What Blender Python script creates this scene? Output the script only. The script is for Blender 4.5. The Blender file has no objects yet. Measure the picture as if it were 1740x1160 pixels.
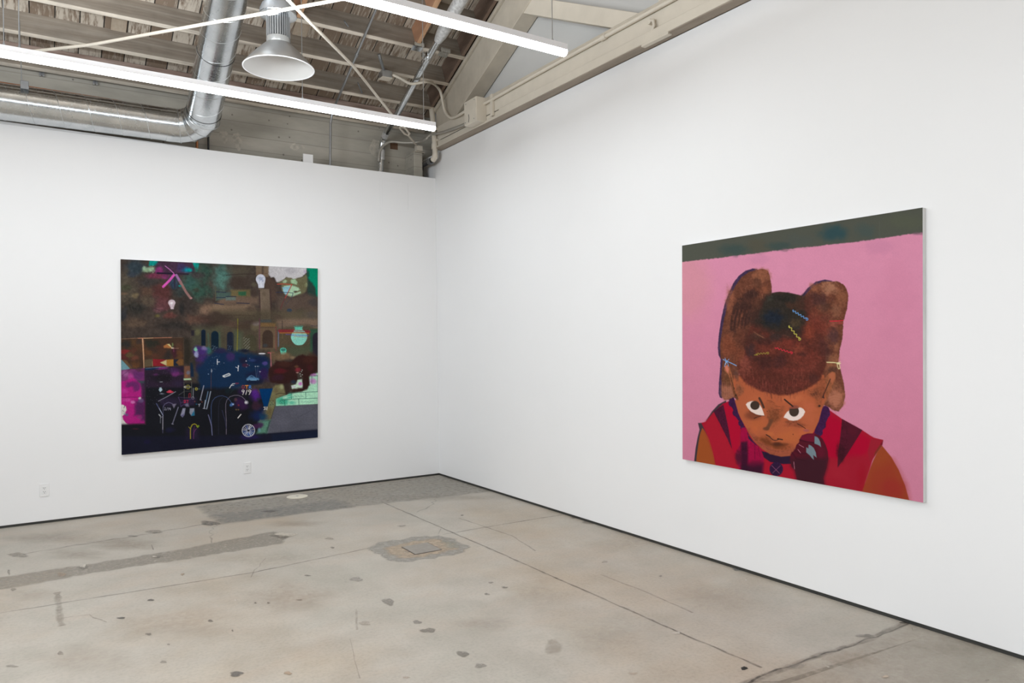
import bpy, bmesh, math, random
import numpy as np
from mathutils import Vector, Matrix
random.seed(7)
SC = bpy.context.scene
COL = SC.collection

# ------------------------------------------------------------------ camera
CAM = np.array([-3.95994, -7.7051, 1.56])
FPX, PCX, PCY = 1240.61, 870.0, 585.6          # focal length and principal point for a 1740 x 1160 frame
yaw, pit, rol = 0.57643, -0.00378, -0.01169
_f = np.array([math.sin(yaw)*math.cos(pit), math.cos(yaw)*math.cos(pit), math.sin(pit)])
_r0 = np.array([math.cos(yaw), -math.sin(yaw), 0.0])
_u0 = np.cross(_r0, _f)
_r = math.cos(rol)*_r0 + math.sin(rol)*_u0
_u = -math.sin(rol)*_r0 + math.cos(rol)*_u0

def meet(px, py, n, d):
    """point of the real surface n.x = d seen at a photo pixel"""
    D = _f + _r*(px-PCX)/FPX - _u*(py-PCY)/FPX
    n = np.array(n, float)
    return CAM + D*((d - n@CAM)/(n@D))
def onX(px, py, x=0.0): return meet(px, py, (1, 0, 0), x)
def onY(px, py, y=0.0): return meet(px, py, (0, 1, 0), y)
def onZ(px, py, z=0.0): return meet(px, py, (0, 0, 1), z)
def to_px(P):
    d = P - CAM
    w = d@_f
    return PCX + FPX*(d@_r)/w, PCY - FPX*(d@_u)/w

cam = bpy.data.cameras.new('camera'); camo = bpy.data.objects.new('camera', cam); COL.objects.link(camo)
cam.sensor_width = 36.0; cam.lens = FPX/1740*36.0
cam.shift_y = (PCY-580)/1740
cam.clip_start = 0.05
M = Matrix(((_r[0], _u[0], -_f[0], CAM[0]), (_r[1], _u[1], -_f[1], CAM[1]), (_r[2], _u[2], -_f[2], CAM[2]), (0, 0, 0, 1)))
camo.matrix_world = M
SC.camera = camo

# ------------------------------------------------------------------ colours and materials
def l1(c):
    c = c/255.0
    return c/12.92 if c <= 0.04045 else ((c+0.055)/1.055)**2.4
def lin(r, g, b, k=1.0): return (min(1, l1(r)*k), min(1, l1(g)*k), min(1, l1(b)*k), 1.0)

def mat(name):
    m = bpy.data.materials.new(name); m.use_nodes = True
    nt = m.node_tree
    return m, nt, nt.nodes['Principled BSDF']
def node(nt, kind, **kw):
    n = nt.nodes.new(kind)
    for k, v in kw.items():
        if k in n.inputs: n.inputs[k].default_value = v
        else: setattr(n, k, v)
    return n
def coords(nt, scale=(1, 1, 1), rot=(0, 0, 0)):
    tc = node(nt, 'ShaderNodeTexCoord'); mp = node(nt, 'ShaderNodeMapping')
    mp.inputs['Scale'].default_value = scale; mp.inputs['Rotation'].default_value = rot
    nt.links.new(tc.outputs['Object'], mp.inputs['Vector'])
    return mp.outputs['Vector']
def ramp(nt, fac, stops):
    r = node(nt, 'ShaderNodeValToRGB')
    e = r.color_ramp.elements
    while len(e) < len(stops): e.new(0.5)
    for el, (p, c) in zip(e, stops): el.position = p; el.color = c
    nt.links.new(fac, r.inputs['Fac'])
    return r.outputs['Color']
def mixc(nt, fac, a, b, mode='MIX'):
    m = node(nt, 'ShaderNodeMix', data_type='RGBA', blend_type=mode)
    for sock, v in ((m.inputs[0], fac), (m.inputs[6], a), (m.inputs[7], b)):
        if isinstance(v, (int, float, tuple)): sock.default_value = v
        else: nt.links.new(v, sock)
    return m.outputs[2]
def noise(nt, vec, scale, detail=4, rough=0.55):
    n = node(nt, 'ShaderNodeTexNoise', Scale=scale, Detail=detail, Roughness=rough)
    nt.links.new(vec, n.inputs['Vector'])
    return n.outputs['Fac']
def math_(nt, op, a, b=0.0, c=0.0):
    m = node(nt, 'ShaderNodeMath', operation=op)
    for i, v in enumerate((a, b, c)):
        if isinstance(v, (int, float)): m.inputs[i].default_value = v
        else: nt.links.new(v, m.inputs[i])
    return m.outputs[0]
def bump(nt, bs, h, strength=0.2, dist=0.005):
    b = node(nt, 'ShaderNodeBump', Strength=strength, Distance=dist)
    nt.links.new(h, b.inputs['Height']); nt.links.new(b.outputs['Normal'], bs.inputs['Normal'])

def simple(name, c, rough=0.5, metal=0.0, var=0.08, scale=8.0, stretch=(1, 1, 1), bmp=0.0):
    """one paint or metal with a little procedural unevenness"""
    m, nt, bs = mat(name)
    v = coords(nt, stretch)
    f = noise(nt, v, scale)
    lo = tuple(x*(1-var) for x in c[:3])+(1,); hi = tuple(min(1, x*(1+var)) for x in c[:3])+(1,)
    nt.links.new(ramp(nt, f, [(0.3, lo), (0.7, hi)]), bs.inputs['Base Color'])
    bs.inputs['Roughness'].default_value = rough; bs.inputs['Metallic'].default_value = metal
    if bmp: bump(nt, bs, f, bmp)
    return m

# ------------------------------------------------------------------ mesh building
class MB:
    def __init__(s): s.v = []; s.f = []; s.mi = []
    def add(s, vs, fs, mi=0):
        o = len(s.v); s.v += [tuple(map(float, v)) for v in vs]
        s.f += [[o+i for i in f] for f in fs]; s.mi += [mi]*len(fs)
        return s
    def box(s, x0, x1, y0, y1, z0, z1, mi=0):
        x0, x1 = sorted((x0, x1)); y0, y1 = sorted((y0, y1)); z0, z1 = sorted((z0, z1))
        return s.add([(x0, y0, z0), (x1, y0, z0), (x1, y1, z0), (x0, y1, z0), (x0, y0, z1), (x1, y0, z1), (x1, y1, z1), (x0, y1, z1)],
                     [(0, 3, 2, 1), (4, 5, 6, 7), (0, 1, 5, 4), (1, 2, 6, 5), (2, 3, 7, 6), (3, 0, 4, 7)], mi)
    def prism(s, poly, axis, a0, a1, mi=0):
        """poly: 2D outline in the other two axes (cyclic order), extruded along axis"""
        n = len(poly)
        def P(p, a): return [(a, p[0], p[1]), (p[0], a, p[1]), (p[0], p[1], a)][axis]
        vs = [P(p, a0) for p in poly]+[P(p, a1) for p in poly]
        fs = [(i, (i+1) % n, n+(i+1) % n, n+i) for i in range(n)]+[tuple(range(n-1, -1, -1)), tuple(range(n, 2*n))]
        return s.add(vs, fs, mi)
    def sweep(s, path, r, seg=14, cap=True, mi=0):
        P = [Vector(p) for p in path]; n = len(P)
        R = r if isinstance(r, (list, tuple)) else [r]*n
        d = (P[1]-P[0]).normalized()
        u = d.orthogonal().normalized(); vs = []
        for i in range(n):
            din = (P[i]-P[i-1]).normalized() if i else (P[1]-P[0]).normalized()
            dout = (P[i+1]-P[i]).normalized() if i < n-1 else din
            q = d.rotation_difference(din); u = q @ u; d = din
            v = d.cross(u)
            b = din+dout
            b = b.normalized() if b.length > 1e-6 else din
            for k in range(seg):
                a = 2*math.pi*k/seg
                off = u*math.cos(a)*R[i]+v*math.sin(a)*R[i]
                t = b.dot(off)/b.dot(din)
                vs.append(P[i]+off-din*t)
        fs = [(i*seg+k, i*seg+(k+1) % seg, (i+1)*seg+(k+1) % seg, (i+1)*seg+k) for i in range(n-1) for k in range(seg)]
        if cap: fs += [tuple(range(seg-1, -1, -1)), tuple((n-1)*seg+k for k in range(seg))]
        return s.add(vs, fs, mi)
    def lathe(s, prof, c, seg=40, mi=0, closed=False):
        """prof: (radius, height) pairs round the vertical through c"""
        vs = [(c[0]+r*math.cos(2*math.pi*k/seg), c[1]+r*math.sin(2*math.pi*k/seg), c[2]+h) for r, h in prof for k in range(seg)]
        m = len(prof)
        fs = [(i*seg+k, i*seg+(k+1) % seg, ((i+1) % m)*seg+(k+1) % seg, ((i+1) % m)*seg+k) for i in range(m if closed else m-1) for k in range(seg)]
        return s.add(vs, fs, mi)
    def build(s, name, m, parent=None, smooth=False, bevel=0.0, sharp=35, at=None):
        me = bpy.data.meshes.new(name)
        off = Vector((0, 0, 0))
        if parent is not None:
            q = parent
            while q is not None: off = off+q.location; q = q.parent
        elif at is not None: off = Vector(at)
        me.from_pydata([tuple(Vector(v)-off) for v in s.v], [], s.f)
        for x in (m if isinstance(m, (list, tuple)) else [m]): me.materials.append(x)
        me.polygons.foreach_set('material_index', s.mi)
        me.update()
        bm = bmesh.new(); bm.from_mesh(me); bmesh.ops.recalc_face_normals(bm, faces=bm.faces); bm.to_mesh(me); bm.free()
        if smooth:
            me.polygons.foreach_set('use_smooth', [True]*len(me.polygons))
            me.set_sharp_from_angle(angle=math.radians(sharp))
        o = bpy.data.objects.new(name, me); COL.objects.link(o)
        if parent is not None: o.parent = parent
        else: o.location = off
        if bevel:
            b = o.modifiers.new('bevel', 'BEVEL'); b.width = bevel; b.segments = 2; b.limit_method = 'ANGLE'
        return o

def tag(o, label=None, cat=None, group=None, kind=None):
    for k, v in (('label', label), ('category', cat), ('group', group), ('kind', kind)):
        if v: o[k] = v
    return o
def thing(name, loc, label, cat, group=None):
    o = bpy.data.objects.new(name, None); COL.objects.link(o); o.location = tuple(map(float, loc)); o.empty_display_size = 0.1
    return tag(o, label, cat, group)

# ------------------------------------------------------------------ materials
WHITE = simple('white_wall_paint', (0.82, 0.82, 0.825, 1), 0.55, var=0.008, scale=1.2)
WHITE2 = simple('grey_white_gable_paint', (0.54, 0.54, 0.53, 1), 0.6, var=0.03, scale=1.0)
SHADE_GREY = simple('painted_shade_grey', (0.62, 0.62, 0.62, 1), 0.6, var=0.02)
BLACK = simple('black_reveal', (0.03, 0.03, 0.027, 1), 0.6, var=0.2)
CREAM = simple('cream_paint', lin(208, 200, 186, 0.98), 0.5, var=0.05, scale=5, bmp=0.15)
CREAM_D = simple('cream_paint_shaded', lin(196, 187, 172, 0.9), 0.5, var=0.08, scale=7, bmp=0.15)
RODP = simple('cream_rod_paint', lin(198, 190, 177), 0.5, var=0.04)
GALV = None
def galv():
    m, nt, bs = mat('galvanised_steel')
    v = coords(nt)
    f = noise(nt, v, 6.0, 5); g = noise(nt, v, 60.0, 3)
    nt.links.new(ramp(nt, f, [(0.3, (0.56, 0.59, 0.61, 1)), (0.7, (0.74, 0.76, 0.77, 1))]), bs.inputs['Base Color'])
    nt.links.new(ramp(nt, g, [(0.3, (0.17,)*3+(1,)), (0.75, (0.30,)*3+(1,))]), bs.inputs['Roughness'])
    bs.inputs['Metallic'].default_value = 1.0
    return m
GALV = galv()
STEEL = simple('grey_steel', (0.42, 0.43, 0.44, 1), 0.35, 0.9, var=0.1)
STEEL_D = simple('dull_steel', (0.28, 0.29, 0.30, 1), 0.45, 0.8, var=0.15)
ALU = simple('brushed_aluminium', (0.44, 0.44, 0.44, 1), 0.38, 0.85, var=0.05)
ALU_IN = simple('satin_white_reflector', (0.58, 0.57, 0.555, 1), 0.45, 0.0, var=0.02)
HOUS = simple('white_lamp_housing', (0.88, 0.88, 0.90, 1), 0.4, var=0.01)
PLAST = simple('white_plastic', (0.80, 0.80, 0.80, 1), 0.35, var=0.01)
DARK = simple('dark_slot', (0.03, 0.03, 0.03, 1), 0.6, var=0.1)
BLKP = simple('black_pipe', (0.03, 0.03, 0.032, 1), 0.25, var=0.2)
COPPER = simple('copper_pipe', (0.55, 0.22, 0.10, 1), 0.35, 0.6, var=0.15)
TAPE = simple('silver_tape', (0.62, 0.62, 0.62, 1), 0.4, 0.5, var=0.25, scale=40, bmp=0.15)
def emit(name, s, c=(1, 1, 1, 1)):
    m, nt, bs = mat(name)
    bs.inputs['Base Color'].default_value = (0.8, 0.8, 0.8, 1)
    bs.inputs['Emission Color'].default_value = c; bs.inputs['Emission Strength'].default_value = s
    return m
LED = emit('lit_diffuser', 13.0, (.93, .97, 1.0, 1))

def wood(name, side, low, dark, stretch, spotty=0.5):
    """weathered painted timber: paler peeled paint underneath, grain along x"""
    m, nt, bs = mat(name)
    v = coords(nt, stretch)
    f = noise(nt, v, 3.0, 8, 0.65); g = noise(nt, coords(nt, (1.5, 1.5, 1.5)), 2.2, 4)
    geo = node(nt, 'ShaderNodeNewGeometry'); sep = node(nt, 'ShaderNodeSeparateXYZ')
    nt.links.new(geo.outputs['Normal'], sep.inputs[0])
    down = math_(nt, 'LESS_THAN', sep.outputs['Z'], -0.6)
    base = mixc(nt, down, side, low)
    fl = ramp(nt, f, [(0.40, (0, 0, 0, 1)), (0.62, (1, 1, 1, 1))])
    c = mixc(nt, math_(nt, 'MULTIPLY', math_(nt, 'SUBTRACT', 1.0, fl), spotty), base, dark)
    c = mixc(nt, 1.0, c, ramp(nt, g, [(0.3, (0.80,)*3+(1,)), (0.7, (1.12,)*3+(1,))]), 'MULTIPLY')
    nt.links.new(c, bs.inputs['Base Color']); bs.inputs['Roughness'].default_value = 0.8
    bump(nt, bs, f, 0.3, 0.004)
    return m
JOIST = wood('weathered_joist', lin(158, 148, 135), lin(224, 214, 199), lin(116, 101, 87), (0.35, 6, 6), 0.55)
PLATE = wood('wall_plate_wood', lin(170, 150, 138), lin(178, 158, 146), lin(110, 84, 72), (0.5, 6, 6), 0.7)
ORANGE = wood('new_fir_block', lin(178, 134, 104), lin(206, 164, 128), lin(140, 96, 70), (4, 0.8, 4), 0.4)
BROWN = wood('stained_block', lin(116, 97, 84), lin(128, 108, 94), lin(84, 66, 56), (4, 0.8, 4), 0.4)
PALEW = wood('pale_board', lin(186, 172, 152), lin(190, 176, 158), lin(150, 120, 92), (4, 0.8, 4), 0.4)
UNDER = simple('beam_underside', lin(150, 138, 124), 0.7, var=0.15, scale=4, stretch=(3, .5, 3))

def deck_material():
    m, nt, bs = mat('roof_boards')
    tc = node(nt, 'ShaderNodeTexCoord'); sep = node(nt, 'ShaderNodeSeparateXYZ')
    nt.links.new(tc.outputs['Object'], sep.inputs[0])
    W = 0.19
    u = math_(nt, 'DIVIDE', sep.outputs['X'], W)
    fr = math_(nt, 'FRACT', u); idx = math_(nt, 'FLOOR', u)
    wn = node(nt, 'ShaderNodeTexWhiteNoise', noise_dimensions='1D'); nt.links.new(idx, wn.inputs['W'])
    gap = math_(nt, 'LESS_THAN', fr, 0.055)
    v = coords(nt, (9, 1.2, 1.2))
    f = noise(nt, v, 4.5, 8, 0.7); g = noise(nt, coords(nt), 1.6, 3)
    thr = math_(nt, 'ADD', math_(nt, 'MULTIPLY', wn.outputs['Value'], 0.22), math_(nt, 'MULTIPLY', g, 0.25))
    peel = math_(nt, 'SUBTRACT', math_(nt, 'ADD', f, 0.17), math_(nt, 'ADD', thr, 0.2))
    fac = ramp(nt, peel, [(0.20, (0, 0, 0, 1)), (0.34, (1, 1, 1, 1))])
    paint = mixc(nt, wn.outputs['Value'], lin(202, 192, 178), lin(172, 161, 147))
    c = mixc(nt, fac, lin(132, 115, 99), paint)
    c = mixc(nt, math_(nt, 'MULTIPLY', gap, 0.93), c, lin(28, 24, 22))
    nt.links.new(c, bs.inputs['Base Color']); bs.inputs['Roughness'].default_value = 0.85
    bump(nt, bs, fac, 0.4, 0.003)
    return m
DECK = deck_material()

def concrete_wall_material():
    m, nt, bs = mat('board_formed_concrete')
    v = coords(nt, (0.6, 1, 2.2))
    f = noise(nt, v, 2.4, 7, 0.6)
    tc = node(nt, 'ShaderNodeTexCoord'); sep = node(nt, 'ShaderNodeSeparateXYZ'); nt.links.new(tc.outputs['Object'], sep.inputs[0])
    zz = math_(nt, 'FRACT', math_(nt, 'DIVIDE', sep.outputs['Z'], 0.145))
    line = math_(nt, 'LESS_THAN', zz, 0.05)
    bd = math_(nt, 'FLOOR', math_(nt, 'DIVIDE', sep.outputs['Z'], 0.145))
    wn = node(nt, 'ShaderNodeTexWhiteNoise', noise_dimensions='1D'); nt.links.new(bd, wn.inputs['W'])
    c = ramp(nt, f, [(0.3, lin(158, 154, 144)), (0.5, lin(177, 172, 161)), (0.72, lin(194, 188, 176))])
    c = mixc(nt, 0.25, c, mixc(nt, wn.outputs['Value'], lin(130, 126, 116), lin(182, 176, 164)))
    c = mixc(nt, math_(nt, 'MULTIPLY', line, 0.35), c, lin(105, 100, 92))
    vo = node(nt, 'ShaderNodeTexVoronoi', Scale=7.0); nt.links.new(coords(nt), vo.inputs['Vector'])
    hole = math_(nt, 'LESS_THAN', vo.outputs['Distance'], 0.07)
    c = mixc(nt, math_(nt, 'MULTIPLY', hole, 0.6), c, lin(90, 85, 78))
    nt.links.new(c, bs.inputs['Base Color']); bs.inputs['Roughness'].default_value = 0.85
    bump(nt, bs, f, 0.3, 0.006)
    return m
CONC = concrete_wall_material()

def floor_material():
    m, nt, bs = mat('worn_concrete_floor')
    v = coords(nt)
    a = noise(nt, v, 0.55, 6, 0.6); b = noise(nt, v, 3.2, 8, 0.65); c_ = noise(nt, v, 55.0, 4, 0.6)
    w = node(nt, 'ShaderNodeTexNoise', Scale=0.9, Detail=5, Roughness=0.6, Distortion=1.2)
    nt.links.new(coords(nt, (1.0, 2.4, 1), (0, 0, 0.5)), w.inputs['Vector'])
    col = ramp(nt, b, [(0.30, lin(163, 156, 145)), (0.50, lin(174, 167, 157)), (0.72, lin(183, 177, 167))])
    tint = ramp(nt, a, [(0.32, lin(250, 240, 228)), (0.5, (1, 1, 1, 1)), (0.70, lin(232, 236, 234))])
    col = mixc(nt, 1.0, col, tint, 'MULTIPLY')
    rust = ramp(nt, w.outputs['Fac'], [(0.52, (0, 0, 0, 1)), (0.70, (0.20, 0.20, 0.20, 1))])
    col = mixc(nt, rust, col, lin(182, 160, 140))
    col = mixc(nt, 1.0, col, ramp(nt, c_, [(0.28, (0.88,)*3+(1,)), (0.55, (1.02,)*3+(1,))]), 'MULTIPLY')
    sp = noise(nt, v, 130.0, 2, 0.5)
    spf = ramp(nt, sp, [(0.70, (0, 0, 0, 1)), (0.76, (1, 1, 1, 1))])
    col = mixc(nt, math_(nt, 'MULTIPLY', spf, 0.25), col, lin(130, 120, 108))
    nt.links.new(col, bs.inputs['Base Color'])
    nt.links.new(ramp(nt, b, [(0.3, (0.42,)*3+(1,)), (0.7, (0.56,)*3+(1,))]), bs.inputs['Roughness'])
    bs.inputs['Specular IOR Level'].default_value = 0.35
    bump(nt, bs, b, 0.05, 0.003)
    return m
FLOOR = floor_material()
def stain_material():
    m, nt, bs = mat('floor_stain')
    at = node(nt, 'ShaderNodeVertexColor', layer_name='stain')
    nt.links.new(at.outputs['Color'], bs.inputs['Base Color'])
    f = noise(nt, coords(nt), 22.0, 6, 0.65)
    k = ramp(nt, f, [(0.30, (0.35,)*3+(1,)), (0.62, (1, 1, 1, 1))])
    nt.links.new(math_(nt, 'MULTIPLY', at.outputs['Alpha'], k), bs.inputs['Alpha'])
    bs.inputs['Roughness'].default_value = 0.5
    return m
STAIN = stain_material()
GAIN_R, GAIN_L = .94, .95
WORLD = 0.12
ROWS = ((-4.6, -5.8, 4.0, 8), (-4.6, -7.9, 5.0, 50), (-4.0, -10.5, 5, 130))
FILL_SIDE = ((-10.0, -7.5, 2.4, 4.0, 3.0, 190), (-6.5, -4.8, 2.8, 2.5, 1.2, 76))
FILL_UP = ((-4.4, -2.8, 4.0, 140), (-4.4, -5.0, 4, 125))
# ------------------------------------------------------------------ the room
SH = 0.022                       # height of the black shadow gap at the foot of the walls
ZL, ZR = 3.50, 3.787             # tops of the two white walls
SL = 0.47                        # slope of the roof
def zroof(z0, y): return z0 - SL*y
JB, DB = 4.20, 4.46              # joist undersides and deck underside (height at y = 0)

def structure(o): return tag(o, kind='structure')
structure(MB().box(-12, 0.0, 0, 0.10, SH, ZL).build('wall_left', WHITE, bevel=0.002))
structure(MB().box(0.0, 0.12, -14, 0.32, SH, ZR).build('wall_right', WHITE, bevel=0.002))
structure(MB().box(-12, 0.0, 0.006, 0.09, 0, SH).build('baseboard_left', BLACK))
structure(MB().box(0.006, 0.11, -14, 0.3, 0, SH).build('baseboard_right', BLACK))
wb = MB().box(-12, 0.12, 0.32, 0.5, 0.0, 4.33)
# two pale filler patches left on the board-formed concrete
def patch(px, py, w, h, seed):
    yy = 0.3192-.00025*seed; c = onY(px, py, yy); rnd = random.Random(seed)
    ring = [(c[0]+w*(0.8+0.4*rnd.random())*math.cos(a), yy, c[2]+h*(0.8+0.4*rnd.random())*math.sin(a)) for a in [2*math.pi*i/18 for i in range(18)]]
    wb.add([(c[0], yy, c[2])]+ring, [(0, i+1, (i+1) % 18+1) for i in range(18)], 1)
patch(380, 229, .045, .045, 1); patch(383, 237, .025, .05, 4); patch(403, 238, .045, .08, 2); patch(405, 246, .03, .06, 3); patch(500, 249, .05, .04, 5); patch(510, 250, .05, .025, 6); patch(640, 252, .10, .10, 8)
PATCH = simple('filler_patch', lin(184, 178, 166), 0.9, var=0.2, scale=30)
RUSTY = simple('rusty_patch', lin(110, 84, 66), 0.9, var=0.2, scale=30)
wb.box(-.43, -.335, .3165, .32, 3.862, 3.945, 2)
structure(wb.build('wall_back', [CONC, PATCH, RUSTY]))
# corner pilaster of concrete that carries the truss
structure(MB().box(-.238, -.125, .08, .33, 0, 3.80).build('wall_pilaster', CONC, bevel=.008))
# gable wall behind the truss
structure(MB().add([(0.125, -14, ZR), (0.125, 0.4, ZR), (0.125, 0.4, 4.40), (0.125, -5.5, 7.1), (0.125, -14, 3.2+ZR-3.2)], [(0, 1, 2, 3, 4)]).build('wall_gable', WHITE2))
# top strip of the wall board; the duct's shade is painted in as grey
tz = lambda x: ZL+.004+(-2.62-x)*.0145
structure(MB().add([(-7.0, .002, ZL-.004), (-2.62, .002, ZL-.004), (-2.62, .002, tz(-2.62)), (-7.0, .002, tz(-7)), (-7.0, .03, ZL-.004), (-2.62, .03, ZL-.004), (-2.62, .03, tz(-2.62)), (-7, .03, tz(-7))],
               [(0, 1, 2, 3), (4, 7, 6, 5), (0, 4, 5, 1), (1, 5, 6, 2), (3, 2, 6, 7), (0, 3, 7, 4)]).build('wall_top_shade', SHADE_GREY))
# roof deck: two slopes meeting at a ridge behind the camera's view
yr = -5.6; zr = zroof(DB, yr)
dk = MB().add([(-12, .5, zroof(DB, .5)), (.3, .5, zroof(DB, .5)), (.3, yr, zr), (-12, yr, zr), (-12, .5, zroof(DB, .5)+.05), (.3, .5, zroof(DB, .5)+.05), (.3, yr, zr+.05), (-12, yr, zr+.05)],
              [(0, 1, 2, 3), (4, 7, 6, 5), (0, 4, 5, 1), (1, 5, 6, 2), (3, 7, 4, 0)])
y2 = -14.0; z2 = zr-(yr-y2)*SL
dk.add([(-12, yr, zr), (.3, yr, zr), (.3, y2, z2), (-12, y2, z2), (-12, yr, zr+.05), (.3, yr, zr+.05), (.3, y2, z2+.05), (-12, y2, z2+.05)],
       [(0, 1, 2, 3), (4, 7, 6, 5), (1, 5, 6, 2), (2, 6, 7, 3), (3, 7, 4, 0)])
structure(dk.build('ceiling', DECK))
structure(MB().box(-9.5, .0, .27, .34, 4.14, 4.32).build('trim_2', PLATE, bevel=.004))

# ------------------------------------------------------------------ floor with its joints, patches and stains
fl = MB().box(-12, 0.5, -14, 0.5, -0.1, 0.0)
SV = []                                           # (first vertex, colours) for the stain faces
zlev = [0.0004]
def stain_poly(pts, c, a, soft=0.03, rough=0.02, seed=0):
    """flat patch with a feathered ragged edge; pts are floor points"""
    rnd = random.Random(seed); zlev[0] += 0.00004; z = zlev[0]
    P = []
    n = len(pts)
    for i in range(n):
        p, q = np.array(pts[i][:2]), np.array(pts[(i+1) % n][:2]); L = np.linalg.norm(q-p); m = max(1, int(L/0.05))
        P += [p+(q-p)*k/m for k in range(m)]
    P = np.array(P); c0 = P.mean(0)
    N = len(P)
    tang = np.roll(P, -1, 0)-np.roll(P, 1, 0); nor = np.stack([tang[:, 1], -tang[:, 0]], 1); nor /= np.linalg.norm(nor, axis=1)[:, None]+1e-9
    area = 0.5*np.sum(P[:, 0]*np.roll(P[:, 1], -1)-np.roll(P[:, 0], -1)*P[:, 1])
    if area < 0: nor = -nor
    j = np.array([rnd.uniform(-1, 1) for _ in range(N)])[:, None]*rough
    inner = P-nor*(soft*0.5)+nor*j; outer = P+nor*(soft*0.5)+nor*j
    vs = [(p[0], p[1], z) for p in inner]+[(p[0], p[1], z) for p in outer]
    o = len(fl.v)
    fs = [tuple(range(N))]+[(i, N+i, N+(i+1) % N, (i+1) % N) for i in range(N)]
    fl.add(vs, fs, 1)
    SV.append((o, [c[:3]+(a,)]*N+[c[:3]+(0.0,)]*N))
def stain_blob(px, py, w, h, c, a, seed=0, lob=0.25):
    """rounded stain seen at a photo pixel with pixel half-sizes w, h"""
    rnd = random.Random(seed*31+int(px)); zlev[0] += 0.00004; z = zlev[0]; n = 22
    ph = [rnd.uniform(0, 6.28) for _ in range(3)]
    c0 = onZ(px, py)
    ring = []
    for i in range(n):
        t = 2*math.pi*i/n
        k = 1+lob*(0.6*math.sin(2*t+ph[0])+0.5*math.sin(3*t+ph[1])+0.35*math.sin(5*t+ph[2]))
        ring.append(onZ(px+w*k*math.cos(t), py+h*k*math.sin(t)))
    o = len(fl.v); vs = [(c0[0], c0[1], z)]
    for s in (0.78, 1.08): vs += [(c0[0]+(r[0]-c0[0])*s, c0[1]+(r[1]-c0[1])*s, z) for r in ring]
    fs = [(0, 1+i, 1+(i+1) % n) for i in range(n)]+[(1+i, 1+n+i, 1+n+(i+1) % n, 1+(i+1) % n) for i in range(n)]
    fl.add(vs, fs, 1); SV.append((o, [c[:3]+(a,)]+[c[:3]+(a*0.95,)]*n+[c[:3]+(0.0,)]*n))
def smear(px, py, w, h, c, a, seed=0):
    rnd = random.Random(seed); zlev[0] += 0.00004; z = zlev[0]; n = 20
    c0 = onZ(px, py); o = len(fl.v); vs = [(c0[0], c0[1], z)]
    ring = [onZ(px+w*rnd.uniform(.75, 1.2)*math.cos(2*math.pi*i/n), py+h*rnd.uniform(.75, 1.2)*math.sin(2*math.pi*i/n)) for i in range(n)]
    for s in (.5, 1.0): vs += [(c0[0]+(r[0]-c0[0])*s, c0[1]+(r[1]-c0[1])*s, z) for r in ring]
    fs = [(0, 1+i, 1+(i+1) % n) for i in range(n)]+[(1+i, 1+n+i, 1+n+(i+1) % n, 1+(i+1) % n) for i in range(n)]
    fl.add(vs, fs, 1); SV.append((o, [c[:3]+(a,)]+[c[:3]+(a*0.6,)]*n+[c[:3]+(0.0,)]*n))
def crack(pix, w, c, a, jit=0.004, seed=0):
    """thin joint or crack along photo pixels, w metres wide"""
    rnd = random.Random(seed); zlev[0] += 0.00004; z = zlev[0]
    W = [onZ(*p)[:2] for p in pix]; P = []
    for p, q in zip(W[:-1], W[1:]):
        m = max(1, int(np.linalg.norm(q-p)/0.06)); P += [p+(q-p)*k/m for k in range(m)]
    P.append(W[-1]); P = np.array(P)
    t = np.gradient(P, axis=0); nr = np.stack([-t[:, 1], t[:, 0]], 1); nr /= np.linalg.norm(nr, axis=1)[:, None]+1e-9
    P = P+nr*np.array([rnd.uniform(-jit, jit) for _ in P])[:, None]
    N = len(P); vs = []; cl = []
    ww = np.array([w*rnd.uniform(.6, 1.3) for _ in P])[:, None]
    aa = [a*rnd.uniform(.45, 1.0) for _ in P]
    for s, k in ((-1, 0), (-.4, 1), (.4, 1), (1, 0)):
        vs += [(p[0], p[1], z) for p in P+nr*ww*s]; cl += [c[:3]+(q*k,) for q in aa]
    fs = [(r*N+i, r*N+i+1, (r+1)*N+i+1, (r+1)*N+i) for r in range(3) for i in range(N-1)]
    o = len(fl.v); fl.add(vs, fs, 1); SV.append((o, cl))
A = lambda x, y: (x/2, 800+y/2)                   # left half of the floor
B = lambda x, y: (870+x/2, 800+y/2)               # right half
FP = lambda f, pts: [onZ(*f(x, y)) for x, y in pts]
G1, G2, G3, BR = lin(150, 144, 134), lin(128, 122, 113), lin(92, 88, 84), lin(168, 146, 124)
stain_poly(FP(A, [(668, 120), (745, 180), (1320, 108), (1700, 66), (1600, 36), (1500, 14), (1200, 52), (900, 92)]), lin(150, 146, 138), .50, .06, .02, 1)
stain_poly(FP(A, [(735, 150), (770, 178), (1200, 122), (1140, 100)]), lin(144, 143, 140), .45, .10, .03, 2)
stain_poly(FP(A, [(-800, 479), (0, 362), (300, 318), (640, 262), (930, 206), (985, 222), (950, 247), (620, 300), (280, 352), (0, 402), (-800, 545)]), lin(150, 143, 132), .70, .04, .015, 3)
stain_poly(FP(A, [(0, 362), (220, 330), (240, 360), (0, 402)]), lin(176, 166, 152), .5, .06, .02, 4)
stain_poly(FP(A, [(1255, 262), (1292, 244), (1400, 226), (1490, 219), (1548, 232), (1592, 260), (1562, 282), (1450, 300), (1350, 309), (1310, 296)]), lin(156, 152, 144), .85, .03, .02, 5)
stain_poly(FP(A, [(1310, 264), (1380, 242), (1480, 230), (1540, 246), (1555, 265), (1440, 290), (1350, 296)]), lin(190, 170, 146), .75, .05, .025, 6)
stain_poly(FP(A, [(1500, 236), (1545, 240), (1560, 262), (1520, 262)]), lin(160, 166, 156), .5, .05, .02, 7)
stain_poly(FP(B, [(1350, 515), (1210, 575), (880, 695), (800, 735), (1740, 760), (1740, 640)]), lin(170, 160, 146), .35, .12, .02, 8)
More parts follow.
